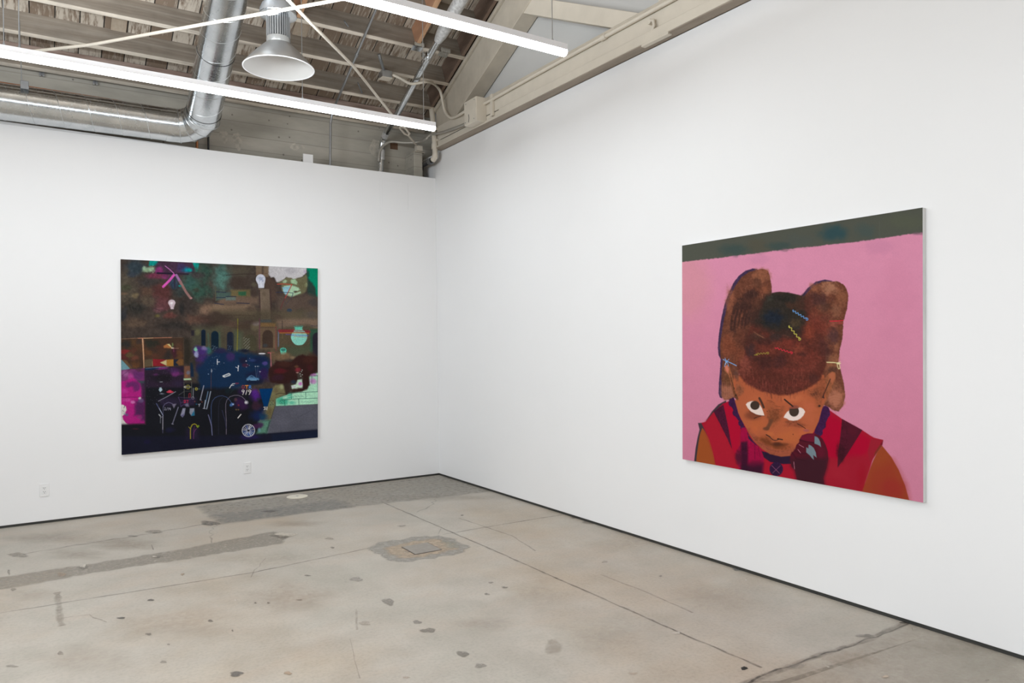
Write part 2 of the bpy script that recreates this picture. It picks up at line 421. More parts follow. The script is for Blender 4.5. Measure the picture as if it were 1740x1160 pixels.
DK = lin(84, 78, 72)
crack([A(-800, 611), A(-20, 486), A(400, 418), A(860, 345), A(1255, 262)], .010, DK, .55, seed=1)
crack([A(1505, 216), A(1740, 176), B(170, 149)], .010, DK, .55, seed=2)
crack([A(1300, 106), A(1480, 184), A(1740, 297), B(130, 355), B(560, 545), B(850, 668)], .011, DK, .6, seed=3)
crack([B(1352, 515), B(1210, 572), B(1040, 630), B(870, 690), B(760, 735)], .022, lin(110, 102, 94), .5, .008, seed=4)
crack([B(1352, 515), B(1210, 572), B(1040, 630), B(870, 690), B(760, 735)], .007, lin(60, 55, 50), .65, .012, seed=5)
crack([B(300, 352), B(440, 405), B(615, 482)], .009, lin(140, 128, 116), .4, seed=6)
crack([A(1560, 160), A(1740, 220), B(80, 272)], .010, lin(140, 130, 118), .45, seed=7)
crack([A(735, 180), A(715, 210), A(720, 245)], .008, DK, .4, .02, seed=8)
crack([A(905, 295), A(870, 335), A(848, 362)], .005, lin(150, 140, 128), .4, .01, seed=9)
crack([A(195, 412), A(200, 470), A(208, 527)], .022, lin(150, 140, 128), .6, seed=10)
crack([A(515, 250), A(520, 268)], .006, DK, .5, seed=11)
crack([A(1210, 470), A(1215, 540)], .008, lin(160, 150, 138), .45, seed=12)
crack([A(1190, 570), A(1200, 620), A(1225, 705)], .004, lin(160, 150, 138), .4, seed=13)
crack([A(40, 290), A(260, 252), A(480, 218), A(700, 180)], .02, lin(140, 130, 120), .45, .02, seed=14)
crack([A(1490, 82), A(1470, 112), A(1420, 140)], .006, DK, .45, .02, seed=15)
crack([A(1500, 195), A(1490, 215)], .006, DK, .45, .01, seed=16)
crack([A(210, 500), A(300, 490), A(360, 515)], .006, lin(150, 140, 128), .5, .01, seed=17)
for i, (x, y, w, h, c, a) in enumerate([
        (1320, 445, 20, 12, lin(140, 134, 126), .85), (1455, 542, 25, 9, G2, .85), (1418, 514, 16, 6, lin(140, 134, 126), .8), (1573, 622, 20, 11, G2, .85),
        (1632, 662, 18, 9, lin(145, 139, 130), .85), (1210, 368, 20, 8, lin(160, 154, 146), .8), (715, 510, 10, 4, G3, .8), (512, 439, 11, 3.5, G3, .85), (412, 500, 13, 4, G3, .85),
        (505, 555, 12, 4, G2, .8), (803, 690, 24, 9, lin(108, 103, 98), .9), (205, 620, 12, 6, lin(150, 140, 130), .7), (1668, 380, 8, 3, G2, .8), (1715, 396, 10, 3.5, G2, .7), (1655, 419, 9, 3.5, G2, .7),
        (1130, 261, 7, 3, G2, .7), (1120, 230, 14, 4, lin(160, 150, 138), .7), (62, 285, 34, 8, G1, .7), (45, 403, 10, 5, G2, .6), (282, 328, 16, 7, G2, .7), (535, 292, 18, 5, G2, .5),
        (915, 137, 26, 4, G3, .6), (712, 178, 30, 9, G3, .65), (620, 352, 7, 4, BR, .8), (1045, 356, 12, 2, G3, .7), (868, 449, 5, 2.5, G3, .8), (912, 449, 4, 3, G3, .7), (1018, 439, 9, 2.5, G2, .7),
        (790, 543, 3, 4, G3, .6), (573, 590, 5, 3, G2, .6), (555, 650, 13, 4, G2, .6), (40, 664, 24, 4, G2, .5), (978, 688, 14, 6, BR, .8), (1380, 703, 14, 3, BR, .6), (30, 345, 5, 10, G2, .5),
        (1570, 151, 5, 2, G3, .6), (1365, 187, 15, 3, G1, .5), (210, 352, 18, 6, BR, .6), (525, 207, 26, 7, G2, .5), (450, 222, 18, 3, G2, .5), (1240, 518, 22, 7, lin(172, 162, 150), .7)]):
    stain_blob(*A(x, y), w/2, h/2, c, a, i)
stain_blob(*A(800, 440), 1.6, .9, lin(235, 230, 222), .9, 90); stain_blob(*A(398, 235), 4, 1, lin(225, 218, 206), .8, 91)
stain_blob(*A(968, 218), 15, 4.5, lin(205, 196, 182), .8, 92, .5); stain_blob(*A(955, 224), 14, 2.5, lin(120, 112, 102), .6, 93, .5)
stain_blob(*A(283, 324), 6, 2.5, lin(212, 204, 192), .8, 94, .5); stain_blob(*A(525, 292), 5, 1.2, lin(205, 196, 184), .7, 95)
for i, (x, y, w, h, c, a) in enumerate([(315, 310, 12, 4, G2, .3), (505, 358, 6, 3, G2, .5), (770, 335, 20, 6, lin(120, 124, 124), .6), (585, 268, 16, 4, G3, .5), (380, 208, 12, 3.5, G3, .6), (270, 175, 34, 6, G2, .5), (215, 158, 18, 4, G2, .5),
        (1200, 562, 30, 7, G3, .5), (1335, 516, 16, 4, lin(50, 46, 42), .8), (410, 690, 16, 5, BR, .4), (1270, 700, 12, 5, lin(196, 180, 160), .7), (560, 552, 14, 5, lin(212, 204, 194), .6), (795, 372, 4, 2, lin(230, 224, 214), .8), (1615, 712, 8, 3, G2, .5), (970, 665, 26, 10, G1, .45), (140, 600, 34, 22, lin(160, 148, 134), .4), (1075, 668, 5, 2, lin(232, 226, 216), .7)]):
    stain_blob(*B(x, y), w/2, h/2, c, a, i+60)
for i, (x, y, w, h, c, a) in enumerate([(980, 430, 170, 60, lin(176, 152, 130), .45), (430, 250, 140, 26, lin(150, 134, 116), .6), (260, 285, 110, 22, lin(158, 144, 128), .5), (620, 520, 240, 60, lin(184, 164, 144), .35), (1000, 180, 120, 14, lin(160, 140, 120), .45),
        (200, 230, 240, 25, lin(160, 146, 130), .5), (1660, 520, 120, 30, lin(170, 160, 148), .5), (300, 640, 200, 60, lin(186, 170, 154), .4), (900, 300, 200, 30, lin(178, 164, 146), .35), (100, 420, 120, 30, lin(172, 158, 140), .4), (1480, 90, 300, 14, lin(160, 150, 138), .4)]):
    smear(*A(x, y), w/2, h/2, c, a*.7, i)
for i, (x, y, w, h, c, a) in enumerate([(420, 240, 180, 50, lin(176, 164, 148), .4), (700, 430, 220, 60, lin(182, 170, 156), .4), (300, 560, 240, 80, lin(178, 168, 152), .35), (1150, 640, 120, 30, lin(176, 158, 138), .5), (1500, 600, 160, 40, lin(160, 150, 136), .4), (60, 420, 140, 60, lin(178, 166, 148), .35)]):
    smear(*B(x, y), w/2, h/2, c, a*.7, i+30)
fo = fl.build('floor', [FLOOR, STAIN])
ca = fo.data.color_attributes.new('stain', 'FLOAT_COLOR', 'POINT')
cols = np.zeros((len(fo.data.vertices), 4), np.float32)
for o, cl in SV: cols[o:o+len(cl)] = np.array(cl, np.float32)
ca.data.foreach_set('color', cols.ravel())
structure(fo)

# square access plate set in the floor
PL = simple('worn_steel_plate', lin(140, 134, 126), 0.6, 0.0, var=0.12, scale=25)
GAPM = simple('dark_gap', lin(70, 62, 56), 0.8)
t = thing('floor_access_plate', (-1.532, -2.675, 0), 'square grey cover plate set in a ragged mortar patch in the concrete floor', 'cover plate')
MB().box(-1.645, -1.419, -2.80, -2.552, -.03, .0022).build('frame', GAPM, t)
MB().box(-1.638, -1.426, -2.793, -2.559, -.02, .0045).build('lid', PL, t, bevel=.001)
# round cap near the left wall
c = onZ(505, 843.5)
t = thing('floor_cleanout_cap', (c[0], c[1], 0), 'flat round cream cap set in the floor near the foot of the far wall', 'floor cap')
MB().lathe([(0, .006), (.098, .006), (.105, .003), (.105, -.02)], (c[0], c[1], 0), 36).build('cap', simple('cream_cap', lin(214, 208, 192), 0.5), t, smooth=True)
MB().lathe([(0, .008), (.012, .0075), (.014, .0055)], (c[0], c[1], 0), 16).build('screw', STEEL_D, t, smooth=True)
# a chip of black debris
c = onZ(1264.5, 1135.5); rnd = random.Random(3)
ch = MB(); ring = [(c[0]+.020*rnd.uniform(.6, 1.2)*math.cos(a), c[1]+.016*rnd.uniform(.6, 1.2)*math.sin(a)) for a in [2*math.pi*i/9 for i in range(9)]]
ch.add([(x, y, 0.0005) for x, y in ring]+[(c[0]+(x-c[0])*.6, c[1]+(y-c[1])*.6, .007*rnd.uniform(.6, 1.2)) for x, y in ring]+[(c[0], c[1], .008)],
       [(i, (i+1) % 9, 9+(i+1) % 9, 9+i) for i in range(9)]+[(9+i, 9+(i+1) % 9, 18) for i in range(9)])
tag(ch.build('debris_chip', simple('black_grit', (0.02, 0.018, 0.016, 1), 0.7)), 'small black chip of debris lying on bare concrete near the big floor joint', 'debris')

# ------------------------------------------------------------------ things on the white walls
def outlet(cx, cz, label):
    t = thing('wall_outlet', (cx, 0, cz), label, 'outlet', 'wall outlets on the far wall')
    MB().box(cx-.036, cx+.036, -.006, -.0002, cz-.057, cz+.057).build('plate', PLAST, t, bevel=.0025)
    rc = MB().box(cx-.0175, cx+.0175, -.0085, -.005, cz-.034, cz+.034).build('receptacle', PLAST, t, bevel=.0015)
    for s in (-1, 1):
        for dx in (-.0065, .0065):
            MB().box(cx+dx-.0014, cx+dx+.0014, -.0091, -.008, cz+s*.017-.001, cz+s*.017+.008).build('slot', DARK, rc)
        MB().box(cx-.0028, cx+.0028, -.0091, -.008, cz+s*.017-.0095, cz+s*.017-.005).build('ground_hole', DARK, rc)
    return t
outlet(-3.923, .295, 'white wall outlet low on the far wall left of the dark collage painting')
outlet(-2.185, .311, 'white wall outlet low on the far wall below the dark collage painting')
# painted-over access panel
t = thing('access_panel', (-.515, 0, 3.245), 'square white painted-over access panel high on the far wall near the corner', 'access panel')
x0, x1, z0, z1 = -.70, -.335, 3.075, 3.425
fr = MB()
for b in ((x0, x1, z1-.022, z1), (x0, x1, z0, z0+.022), (x0, x0+.022, z0+.022, z1-.022), (x1-.022, x1, z0+.022, z1-.022)): fr.box(b[0], b[1], -.0022, -.0002, b[2], b[3])
fr.build('frame', WHITE, t)
MB().box(x0+.026, x1-.026, -.0015, -.0002, z0+.026, z1-.026).build('door', WHITE, t)
# little tab of board standing above the wall top
a, b = onY(514.8, 261, .02), onY(531.5, 263.5, .02)
tag(MB().box(a[0], b[0], .012, .03, ZL-.02, a[2]).build('drywall_tab', WHITE, bevel=.002), 'small white square board tab sticking up above the far wall', 'board')
# ------------------------------------------------------------------ roof joists, blocks and the truss
nrm = Vector((0, SL, 1)).normalized()              # upward normal of the roof
JY = [-.118-.363*k for k in range(-1, 6)]          # far bottom edge of each joist
names = ['weathered roof joist lowest on the slope, tight above the concrete wall', 'second weathered roof joist up from the concrete wall, pale peeling underside',
         'third weathered roof joist up from the concrete wall, junction box below it', 'fourth weathered roof joist up from the concrete wall, ending at metal straps',
         'fifth weathered roof joist up from the concrete wall, mostly behind the nearer light', 'sixth roof joist up from the concrete wall, cream underside meeting the rafter', 'seventh and highest roof joist in view, above the nearer light']
for y, lab in zip(JY, names):
    b1 = Vector((0, y, zroof(JB, y))); down = Vector((0, -1, SL)).normalized()
    b0 = b1+down*.045
    D = (DB-JB)/math.sqrt(1+SL*SL)
    q = [b0, b1, b1+nrm*D*.998, b0+nrm*D*.998]
    o = MB().prism([(p.y, p.z) for p in q], 0, -9.0, -.02).build('roof_joist', JOIST, bevel=.003, at=(-4.5, b1.y, b1.z))
    tag(o, lab, 'joist', 'roof joists')
def slope_box(name, x0, x1, y0, y1, up0, up1, m, lab, cat, group=None):
    """block lying along the slope between two joists; up0/up1: height of its faces above the joist undersides"""
    def P(y, u): v = Vector((0, y, zroof(JB, y)))+nrm*u; return (v.y, v.z)
    o = MB().prism([P(y0, up0), P(y1, up0), P(y1, up1), P(y0, up1)], 0, x0, x1).build(name, m, bevel=.002, at=((x0+x1)/2, (y0+y1)/2, zroof(JB, (y0+y1)/2)+up0))
    return tag(o, lab, cat, group)
G = 'blocks between the roof joists'
slope_box('wood_block', -.665, -.622, JY[3]-.045, JY[4], .002, .232, ORANGE, 'orange wooden block between joists beside the silver pipe', 'wood block', G)
slope_box('wood_block', -.70, -.645, JY[4]-.045, JY[5], .002, .232, ORANGE, 'orange-brown wooden block above the nearer light, next to the cream rafter', 'wood block', G)
slope_box('wood_block', -1.89, -1.845, JY[3]-.045, JY[4], .002, .232, ORANGE, 'orange wooden block above and right of the round hanging lamp', 'wood block', G)
slope_box('cover_board', -1.80, -1.66, JY[2]-.045, JY[3], .215, .233, PALEW, 'pale wooden cover board on the roof deck right of the round lamp', 'board', G)
slope_box('cover_board', -3.36, -3.235, JY[1]-.045, JY[2], .215, .233, PALEW, 'pale stained cover board on the roof deck left of the steel duct', 'board', G)
slope_box('cover_board', -3.36, -3.235, JY[2]-.045, JY[3], .215, .233, PALEW, 'pale cover board on the roof deck at the top edge, left of the duct', 'board', G)
for k, lab in ((1, 'brown end block beside the foot of the cream rafter'), (2, 'brown end block beside the rafter, second up from the corner'), (3, 'brown end block beside the rafter, just under the nearer light'), (4, 'reddish brown end block beside the rafter, just above the nearer light')):
    slope_box('end_block', -.13, -.095, JY[k]-.045, JY[k+1], .002, .232, BROWN, lab, 'wood block', 'brown end blocks along the rafter')

# truss against the right wall
t = thing('roof_truss', (0.02, -2.0, ZR), 'cream painted timber roof truss running along the top of the right wall', 'truss')
FX = -.07
MB().box(FX, .115, -9.5, -.185, 3.886, 4.05).build('bottom_chord', CREAM, t, bevel=.004)
MB().box(FX+.012, .11, -9.5, -.19, 3.86, 3.90).build('joint_shade_bar', DARK, t)  # black bar set in the joint to draw its shadow line
lb = MB().box(-.098, .115, -9.5, -1.57, ZR+.012, 3.872); lb.box(-.088, .115, -1.57, -.16, ZR+.012, 3.826); lb.box(FX, .115, -1.57, -.185, 3.832, 3.878)
lb.build('ledger_board', CREAM, t, bevel=.005)
MB().box(-.094, .0, -9.5, -.15, ZR+.004, ZR+.0115).build('underside', UNDER, t)
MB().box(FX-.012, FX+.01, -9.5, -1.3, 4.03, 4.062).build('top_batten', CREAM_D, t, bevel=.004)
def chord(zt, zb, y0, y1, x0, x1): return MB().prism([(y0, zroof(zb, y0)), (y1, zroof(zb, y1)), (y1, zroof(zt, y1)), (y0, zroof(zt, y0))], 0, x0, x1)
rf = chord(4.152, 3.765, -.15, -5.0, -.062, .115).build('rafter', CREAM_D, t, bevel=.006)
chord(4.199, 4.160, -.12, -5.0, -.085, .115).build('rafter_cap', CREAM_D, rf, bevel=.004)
w0, w1 = onX(880, 21, -.05), onX(1046, 48.5, -.05); w2, w3 = onX(1079, 21, -.05), onX(940, 0, -.05)
def ext(p, q, k): return p+(p-q)*k
pts = [ext(w0, w1, .25), ext(w1, w0, .3), ext(w2, w3, .3), ext(w3, w2, .6)]
MB().prism([(p[1], p[2]) for p in pts], 0, -.05, .07).build('web_brace', CREAM, t, bevel=.005)
MB().box(-.05, .07, -4.02, -3.745, 4.05, 5.5).build('king_post', CREAM, t, bevel=.006)
c = onX(1108, 38, FX)
MB().sweep([(FX, c[1], c[2]), (FX-.035, c[1], c[2])], .022, 16).build('bolt', CREAM, t, smooth=True)
MB().sweep([(FX-.03, c[1]-.01, c[2]+.005), (FX-.03, c[1]-.045, c[2]-.01), (FX-.028, c[1]-.05, c[2]-.05), (FX-.02, c[1]-.02, c[2]-.08), (FX-.012, c[1]+.01, c[2]-.115)], .011, 10).build('hook', CREAM, t, smooth=True)
for px, py in ((743.5, 219), (744, 238)):
    c = onX(px, py, FX); MB().sweep([(FX+.004, c[1], c[2]), (FX-.02, c[1], c[2])], .016, 12).build('bolt', CREAM, t, smooth=True)
bl = MB(); a = onX(1112, 82, -.07); bl.box(-.099, -.06, a[1]-.17, a[1]+.11, ZR-.006, ZR+.012)
bl.build('shim', CREAM, t)

# painted wooden box on the truss with its conduits
bx0 = -.19; a = onX(789, 171.7, bx0); b = onX(809.7, 204.8, bx0)
t = thing('junction_cabinet', (-.13, (a[1]+b[1])/2, 3.95), 'cream painted wooden box fixed to the truss near the corner', 'box')
y0, y1, z0, z1 = b[1], a[1], 3.815, 4.065
MB().box(bx0, FX-.001, y0, y1, z0, z1).build('body', CREAM, t, bevel=.004)
cv = MB().box(bx0-.006, bx0+.001, y0+.004, y1-.004, z0+.004, z1-.004).build('cover', CREAM, t, bevel=.002)
for yy, zz in ((y0+.03, z1-.03), (y1-.04, z1-.03), (y1-.03, z0+.03), (y0+.04, z0+.03)): MB().sweep([(bx0-.007, yy, zz), (bx0-.0085, yy, zz)], .006, 8).build('screw', STEEL_D, cv)
MB().sweep([(bx0-.0065, y0+.15, z0+.10), (bx0-.0065, y0+.14, z0+.06), (bx0-.0065, y0+.15, z0+.02)], .0035, 6).build('split', DARK, cv)
MB().box(FX-.03, FX, y0-.16, y0-.115, 3.84, 4.06).build('bracket', CREAM, t, bevel=.004)

def hose(name, pts, r, m, lab, cat, sub=4, seg=10):
    P = [Vector(p) for p in pts]; out = []
    for i in range(len(P)-1):
        p0, p1, p2, p3 = P[max(0, i-1)], P[i], P[i+1], P[min(len(P)-1, i+2)]
        for k in range(sub):
            s = k/sub
            out.append(0.5*((2*p1)+(p2-p0)*s+(2*p0-5*p1+4*p2-p3)*s*s+(3*p1-p0-3*p2+p3)*s**3))
    out.append(P[-1])
    o = MB().sweep(out, r, seg).build(name, m, smooth=True, sharp=60, at=out[0])
    if lab: tag(o, lab, cat)
    return o
cz = 4.012
o = hose('conduit', [(FX-.022, y0+.005, cz-.01), (FX-.022, -2.2, cz), (FX-.022, -3.4, cz+.002), (FX-.022, -6, cz)], .017, CREAM, 'long cream conduit running along the truss from the wooden box', 'conduit', 3)
c = onX(1026, 66, FX-.02); cp = MB().sweep([(FX-.022, c[1]-.03, cz), (FX-.022, c[1]+.03, cz)], .022, 14).build('coupling', CREAM, o, smooth=True)
# roof surface helper for pipes that follow the slope
def onS(px, py, z0): return meet(px, py, (0, SL, 1), z0)
# junction box with white cover, hung below a joist
jb = onS(655, 130, 4.15)
t = thing('junction_box', jb, 'small metal junction box with pale cover under the third roof joist', 'junction box')
bxm = MB().box(jb[0]-.055, jb[0]+.055, jb[1]-.05, jb[1]+.05, jb[2]-.02, jb[2]+.055)
bxm.build('body', STEEL, t, bevel=.004)
MB().box(jb[0]-.058, jb[0]+.058, jb[1]-.054, jb[1]+.054, jb[2]-.028, jb[2]-.02).build('cover', CREAM, t, bevel=.003)
s0 = onS(644, 92, 4.16)
MB().sweep([s0, (s0[0]+.02, s0[1]+.02, s0[2]-.03), (jb[0]-.03, jb[1]-.03, jb[2]+.05)], .016, 10).build('connector', STEEL_D, t, smooth=True)
pts = [onS(668, 127, 4.13), onS(682, 134, 4.06), onS(697, 142, 3.965), onS(711, 141, 3.955), onS(725, 139, 3.99), onX(738, 143, -.21), onX(748, 155, -.17), onX(752, 172, -.14), onX(756, 189, -.12), onX(766, 200, -.11), onX(778, 196.5, -.11), onX(790, 189, -.14)]
hose('flexible_conduit', pts, .015, CREAM, 'curving cream flexible conduit between the junction box and the wooden box', 'conduit')
pts = [onY(643.5, 275, .2), onY(645, 258, .2), onY(652, 247, .2), onY(664, 240.5, .19), onY(688, 242.5, .12), onX(712, 241, -.20), onX(724, 236, -.17), onX(732, 229, -.13), onX(748, 226, -.10), onX(770, 219, -.10), onX(790, 211, -.10), onX(797, 207.5, -.12)]
hose('flexible_conduit', pts, .016, simple('grey_conduit', lin(168, 164, 156), 0.35, 0.3), 'grey flexible conduit looping low across the corner to the wooden box', 'conduit')

# cream drain pipe in the corner ending in a black elbow
dp = [onX(728.5, 143, -.10), onX(735.5, 205, -.10), onX(738.8, 246, -.10), onX(739.3, 262, -.10)]
t = thing('drain_pipe', dp[-1], 'cream vertical drain pipe in the corner, turning into a black elbow', 'pipe')
dp[0] = dp[1]+(dp[0]-dp[1])*((4.44-dp[1][2])/(dp[0][2]-dp[1][2]))
MB().sweep(dp, .030, 16).build('pipe', CREAM, t, smooth=True)
c = onX(738.5, 249, -.10); MB().sweep([c+(0, 0, .03), c-(0, 0, .03)], .036, 16).build('coupling', CREAM, t, smooth=True)
e1 = dp[3]; e2 = np.array([-.10, .165, e1[2]-.035]); e3 = np.array([-.098, .215, e1[2]-.12])
MB().sweep([e1+(0, 0, .01), e1+(0, .0, -.03), e1+(0, .05, -.055)], .033, 16).build('elbow', CREAM, t, smooth=True, sharp=60)
MB().sweep([e1+(0, .045, -.053), e2+(0, 0, -.02), e3, (-.098, .22, 3.2)], .030, 16).build('black_pipe', BLKP, t, smooth=True, sharp=60)
MB().sweep([e1+(0, .09, -.056), e1+(0, .15, -.058)], .037, 16).build('clamp', STEEL_D, t, smooth=True)

# ------------------------------------------------------------------ tie rods
ROD = .012; ZT = 3.87
r0 = [onZ(*p, ZT) for p in ((75, 85), (155, 76), (300, 49.5), (545, 5))]
pa = [ext(r0[0], r0[1], .8)]+r0[:1]+[r0[1]]+[r0[2]]+[r0[3], ext(r0[3], r0[2], .8)]
t = tag(MB().sweep(pa, ROD, 10).build('tie_rod', RODP, smooth=True, sharp=60, at=pa[0]), 'long cream tie rod slanting up to the right across the steel duct', 'tie rod', 'crossed tie rods under the roof')
c = onZ(463, 20.5, ZT); d = (Vector(r0[3])-Vector(r0[2])).normalized()
MB().sweep([Vector(c)-d*.035, Vector(c)+d*.035], .019, 12).build('sleeve', RODP, t, smooth=True)
q = [onZ(*p, ZT) for p in ((490, 0), (600, 112), (681, 214))]; tb0, tb1, br = onZ(681, 214, ZT), onZ(694, 230, ZT), onZ(708, 247, ZT)
t = thing('tie_rod', br, 'cream tie rod slanting down to a turnbuckle and bracket in the corner', 'tie rod', 'crossed tie rods under the roof')
MB().sweep([ext(q[0], q[1], .6), q[0], q[1], q[2]], ROD, 10).build('rod', RODP, t, smooth=True)
d = (Vector(tb1)-Vector(tb0)); u = Vector((0, 0, 1)).cross(d).normalized()
tk = MB()
for s in (-1, 1): tk.sweep([Vector(tb0), Vector(tb0)+d*.2+u*s*.028, Vector(tb0)+d*.8+u*s*.028, Vector(tb1)], .011, 8)
tk.build('turnbuckle', RODP, t, smooth=True, sharp=60)
MB().sweep([tb1, br], ROD*.9, 10).build('rod', RODP, t, smooth=True)
c = br; MB().box(c[0]-.0, c[0]+.075, c[1]-.01, c[1]+.06, 3.812, 3.875).build('bracket', RODP, t, bevel=.005)
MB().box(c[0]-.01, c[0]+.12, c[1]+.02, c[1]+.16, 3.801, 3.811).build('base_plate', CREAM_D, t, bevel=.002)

# ------------------------------------------------------------------ spiral duct
R = .155; DY = -.07; DZ = 3.675; DX = -2.60
sd = Vector((-.03, -1, SL)).normalized()
co = Vector((DX, DY, DZ)); RB = .235
t = thing('spiral_duct', (-4.0, DY, DZ), 'large galvanised spiral duct lying above the far wall and turning up the roof', 'duct')
p_in = co-Vector((RB, 0, 0))
srun = MB().sweep([(-9.0, DY, DZ), p_in-Vector((.05, 0, 0))], R, 48).build('straight_run', GALV, t, smooth=True)
MB().sweep([p_in-Vector((.075, 0, 0)), p_in], R+.004, 48).build('collar', GALV, t, smooth=True)
el = [p_in]
cen = co-Vector((RB, 0, 0))+sd*RB
for a in (22.5, 67.5):
    pass
for i in range(1, 5):
    a = math.radians(90*(i-.5)/4); k = RB/math.cos(math.radians(90/8))
    el.append(cen-sd*k*math.cos(a)+Vector((1, 0, 0))*k*math.sin(a))
p_out = co+sd*RB; el.append(p_out)
elb = MB().sweep(el, R+.002, 48).build('elbow', GALV, t, smooth=True, sharp=8)
sm = MB()
def ring_at(mb, c, n, r, w=.004, seg=40, skip=0):
    n = Vector(n).normalized(); u = n.orthogonal().normalized(); v = n.cross(u)
    P = [Vector(c)+u*r*math.cos(2*math.pi*i/seg)+v*r*math.sin(2*math.pi*i/seg) for i in range(seg+1)]
    mb.sweep(P, w, 6, cap=False)
for i in range(1, len(el)-2):
    m_ = (el[i]+el[i+1])/2
SEAM = simple('seam_steel', (0.66, 0.68, 0.69, 1), 0.32, 1.0, var=0.05)
e_s = MB()
for i in range(1, len(el)-1):                                   # raised seams at the gore joints
    n = ((el[i]-el[i-1]).normalized()+(el[i+1]-el[i]).normalized()).normalized()
    u = n.orthogonal().normalized(); v = n.cross(u); d0 = (el[i]-el[i-1]).normalized()
    P = []
    for k in range(41):
        a = 2*math.pi*k/40; uu = d0.orthogonal().normalized(); vv = d0.cross(uu)
        off = (uu*math.cos(a)+vv*math.sin(a))*(R+.003); P.append(el[i]+off-d0*(n.dot(off)/n.dot(d0)))
    e_s.sweep(P, .0035, 6, cap=False)
e_s.build('gore_seam', SEAM, elb, smooth=True)
def helix(c0, axis, length, r, pitch, w, phase=0):
    axis = Vector(axis).normalized(); u = Vector((0, 0, 1))-axis*axis.z; u.normalize(); v = axis.cross(u); P = []
    n = int(length/pitch*28)
    for i in range(n+1):
        a = 2*math.pi*i/28+phase; P.append(Vector(c0)+axis*(pitch*i/28)+(u*math.cos(a)+v*math.sin(a))*r)
    return MB().sweep(P, w, 6)
helix((-6.5, DY, DZ), (1, 0, 0), 6.5-abs(p_in.x)-.02, R+.0005, .228, .0024, 2.0).build('spiral_seam', SEAM, srun, smooth=True)
slr = MB().sweep([p_out+sd*.0, p_out+sd*3.5], R, 48).build('sloped_run', GALV, t, smooth=True)
helix(p_out+sd*.05, sd, 3.3, R+.0005, .228, .0024, 1.0).build('spiral_seam', SEAM, slr, smooth=True)
SEAL = simple('dark_sealant', (0.03, 0.03, 0.03, 1), .6)
for L in (.03, .78):
    cj = MB(); ring_at(cj, p_out+sd*L, sd, R+.0008, .0028); cj.build('joint_band', SEAL, slr, smooth=True)
a = onY(42, 147, DY)
MB().box(a[0]-.03, a[0]+.03, DY-.165, DY-.10, DZ+.09, DZ+.16).build('hanger_bracket', STEEL_D, t, bevel=.004)
MB().sweep([(a[0]-.02, DY-.13, DZ+.15), (a[0]-.03, DY-.13, 4.35)], .004, 8).build('hanger_rod', STEEL, t)
# copper pipes behind the duct
tag(MB().sweep([(-9, .27, 3.905), (-4.2, .27, 3.935), (-3.3, .27, 3.93), (-2.7, .27, 3.90)], .011, 10).build('copper_pipe', COPPER, smooth=True, at=(-5, .27, 3.92)), 'thin orange copper pipe running along the top of the horizontal duct', 'pipe', None)
c = onY(334.5, 243, .25)
tag(MB().sweep([(c[0], .25, 3.2), (c[0], .25, 3.70)], .013, 10).build('copper_pipe', COPPER, smooth=True, at=(c[0], .25, 3.5)), 'short upright copper pipe showing behind the wall under the duct elbow', 'pipe', None)
c = onY(354, 240, .28)
tag(MB().sweep([(c[0], .28, 3.2), (c[0], .28, 3.86)], .010, 10).build('cable', BLKP, smooth=True, at=(c[0], .28, 3.5)), 'black upright cable on the concrete wall right of the duct elbow', 'cable', None)

# ------------------------------------------------------------------ silver pipe and thin conduit on the slope
e0 = onY(649, 240, .24); ZP = e0[2]+SL*.24
top = onS(746, 66, ZP)
sx = (Vector(top)-Vector(e0)).normalized()
t = thing('metal_pipe', e0, 'thick silver pipe rising from behind the far wall and up the roof slope', 'pipe')
v0 = onY(642, 288, .24)
lo = Vector((v0[0], .24, 3.15)); k0 = Vector(e0)-(Vector(e0)-lo).normalized()*.10; k1 = Vector(e0)+sx*.10
RP = .034
MB().sweep([lo, k0-Vector((0, 0, .05))], RP, 20).build('upright', GALV, t, smooth=True)
MB().sweep([k0-Vector((0, 0, .12)), k0-Vector((0, 0, .005))], RP+.004, 20).build('coupling', TAPE, t, smooth=True)
ep = [k0]+[k0.lerp(Vector(e0), s).lerp(Vector(e0).lerp(k1, s), s) for s in (.25, .5, .75)]+[k1]
MB().sweep(ep, RP+.002, 20).build('elbow', GALV, t, smooth=True, sharp=8)
MB().sweep([k1-sx*.02, k1+sx*.05], RP+.005, 20).build('coupling', TAPE, t, smooth=True)
MB().sweep([k1+sx*.04, Vector(top)], RP, 20).build('sloped_pipe', GALV, t, smooth=True)
MB().sweep([Vector(top)-sx*.03, Vector(top)+sx*.05, Vector(top)+sx*.16, Vector(top)+sx*.6], [RP+.006, RP+.022, RP+.030, RP+.030], 20).build('sleeve', TAPE, t, smooth=True)
ps = onS(726, 97, ZP); MB().sweep([Vector(ps)-sx*.02, Vector(ps)+sx*.02], RP+.004, 20).build('strap', GALV, t, smooth=True)
MB().box(ps[0]-.06, ps[0]-.03, ps[1]-.02, ps[1]+.02, ps[2]+.0, ps[2]+.035).build('strap_tab', GALV, t)
ZC = JB-.02
c0, c1 = onS(566, 187, ZC), onS(634, 27, ZC)
t = thing('conduit', c0, 'thin grey steel conduit slanting down the roof and then upright to the far wall', 'conduit')
v1 = onY(563.2, 200, c0[1]); v2 = onY(561.5, 276, c0[1])
MB().sweep([ext(c1, c0, 1.0), c0], .0125, 12).build('sloped_tube', STEEL, t, smooth=True)
MB().sweep([c0, Vector(c0)+Vector((-.005, .02, -.04)), (v1[0], v1[1]+.03, v1[2]-.05)], .0125, 12).build('bend', STEEL, t, smooth=True, sharp=60)
MB().sweep([(v1[0], v1[1]+.03, v1[2]-.05), (v2[0], v1[1]+.03, 3.3)], .0125, 12).build('upright_tube', STEEL, t, smooth=True)
